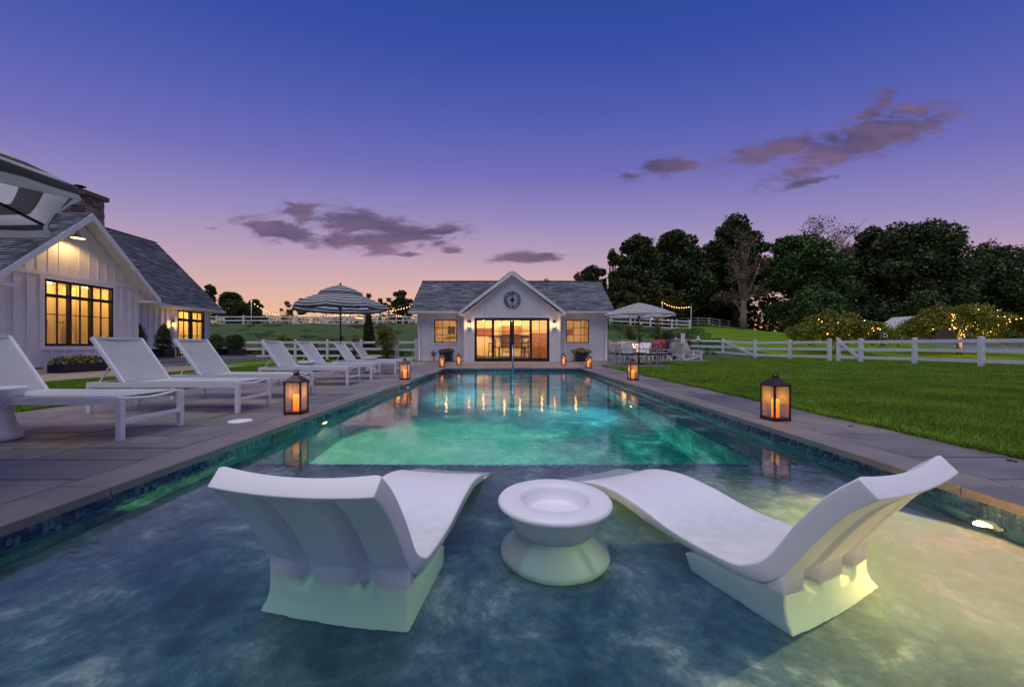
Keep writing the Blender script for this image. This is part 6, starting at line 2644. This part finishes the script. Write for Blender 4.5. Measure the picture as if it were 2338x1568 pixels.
# ------------------------------------------------------------------ barn and stable walls beyond the right fence
t = thing('barn', 'long low white barn wall behind the right fence between the weeping trees', 'barn', (39.0, 46, -.02))
m = MB()
m.box(0, 22, 0, 8, 0, 1.5)
m.build('barn_wall', 'white_paint', t, False)
m = MB()
m.box(-.3, 22.3, -.4, 8.3, 1.5, 1.7)
m.build('roof', 'shingle_mat', t, False)
for k in range(5):
    m = MB()
    m.box(1.2 + k * .85, 1.7 + k * .85, -.03, .0, .25, 1.3)
    m.build('window', 'black_frame', t, False)
t = thing('stable', 'low white stable seen through the fence at the far right', 'stable', (41.5, 30, -.02), R(6))
m = MB()
m.box(0, 12, 0, 4, 0, 1.25)
m.build('stable_wall', 'white_paint', t, False)
m = MB()
m.box(-.3, 12.3, -.4, 4.2, 1.25, 1.4)
m.build('roof', 'barn_roof', t, False)
for k in range(4):
    m = MB()
    m.box(.8 + k * 2.6, 2.6 + k * 2.6, -.04, -.002, .3, .5)
    m.build('plank', 'dark_wood', t, False)
# far house behind with gable, between the weeping trees
t = thing('gable_shed', 'pale gabled shed with a white sloping roof edge showing left of the larger weeping tree', 'shed', (55.0, 50, -.9))
m = MB()
m.box(-4.6, 5, 0, 6, 0, 2.2)
m.prism([(-4.6, 2.2), (5, 2.2), (.2, 5.4)], 'y', 0, 6)
m.build('shed_wall', 'bark', t, False, fix=True)
for sg in (-1, 1):
    m = MB()
    m.prism([(0, 5.75), (0, 5.4), (sg * 5.2, 2.0), (sg * 5.2, 2.35)], 'y', -.35, 6.3)
    m.build('roof', 'barn_roof', t, False, fix=True)

# ------------------------------------------------------------------ grass blades
rg = np.random.default_rng(42)


def in_grass(x, y):
    m = np.ones(len(x), bool)
    m &= ~((x > -6.3) & (x < 3.86) & (y < 20.95))
    m &= ~((x > -8.4) & (x < 7.0) & (y > 16.2) & (y < 21.3) & ~((x < -6.3) & (y < 18)))
    m &= ~((x > 5.6) & (x < 11.3) & (y > 21.3) & (y < 24.6))
    m &= ~((x < -10.95) & (y < 16.6))
    m &= ~((x < -14.1) & (y < 23.4))
    m &= ~((x > -5.1) & (x < 5.5) & (y > 20) & (y < 27.3))
    return m


def blades(name, label, n, xr, yr, hgt, wid, pw):
    y = yr[0] + (yr[1] - yr[0]) * rg.uniform(size=n) ** pw
    x = xr[0] + (xr[1] - xr[0]) * rg.uniform(size=n)
    k = in_grass(x, y) & (np.abs(x) < y * 1.42 + 1.2)
    x, y = x[k], y[k]
    n = len(x)
    z = gz(x, y)
    h = hgt * rg.uniform(.5, 1.25, n)
    a = rg.uniform(0, 2 * pi, n)
    lean = rg.uniform(.1, .7, n) * h
    la = rg.uniform(0, 2 * pi, n)
    w = wid * rg.uniform(.7, 1.3, n) / 2
    bx, by = np.cos(a) * w, np.sin(a) * w
    A = np.stack([x - bx, y - by, z], 1)
    B = np.stack([x + bx, y + by, z], 1)
    C = np.stack([x + np.cos(la) * lean, y + np.sin(la) * lean, z + h], 1)
    V = np.stack([A, B, C], 1).reshape(-1, 3)
    o = np_mesh(name, V, np.arange(3 * n).reshape(n, 3), 'grass_blade')
    return tag(o, label, None, None, 'stuff')


blades('grass', 'blades of grass of the lawn near the right paving', 330000, (3.86, 13), (2.6, 9.5), .048, .006, 1.35)
blades('grass', 'blades of grass farther out on the right lawn', 260000, (3.86, 26), (9.5, 27), .055, .013, 1.3)
blades('grass', 'blades of grass between the left paving and the path', 150000, (-11, -6.3), (4.2, 24), .05, .009, 1.2)

# uneven fringe of longer blades creeping over the paving edge
def fringe(name, label, n, xe, yr, side, hgt=.075):
    y = rg.uniform(yr[0], yr[1], n)
    x = xe + side * (np.abs(rg.normal(0, .035, n)) - .03 + .02 * np.sin(y * 5.1) + .015 * np.sin(y * 13))
    h = hgt * rg.uniform(.4, 1.2, n)
    a = rg.uniform(0, 2 * pi, n)
    la = rg.uniform(0, 2 * pi, n)
    le = h * rg.uniform(.3, 1.1, n)
    w = .0045 * rg.uniform(.7, 1.4, n)
    z = np.full(n, -.018)
    V = np.stack([np.stack([x - np.cos(a) * w, y - np.sin(a) * w, z], 1), np.stack([x + np.cos(a) * w, y + np.sin(a) * w, z], 1), np.stack([x + np.cos(la) * le, y + np.sin(la) * le, z + h], 1)], 1).reshape(-1, 3)
    o = np_mesh(name, V, np.arange(3 * n).reshape(n, 3), 'grass_blade')
    return tag(o, label, None, None, 'stuff')


fringe('grass', 'ragged grass fringe along the right paving', 26000, 3.87, (2.4, 16.2), 1)
fringe('grass', 'ragged grass fringe along the left paving', 14000, -6.31, (4.0, 18), -1)
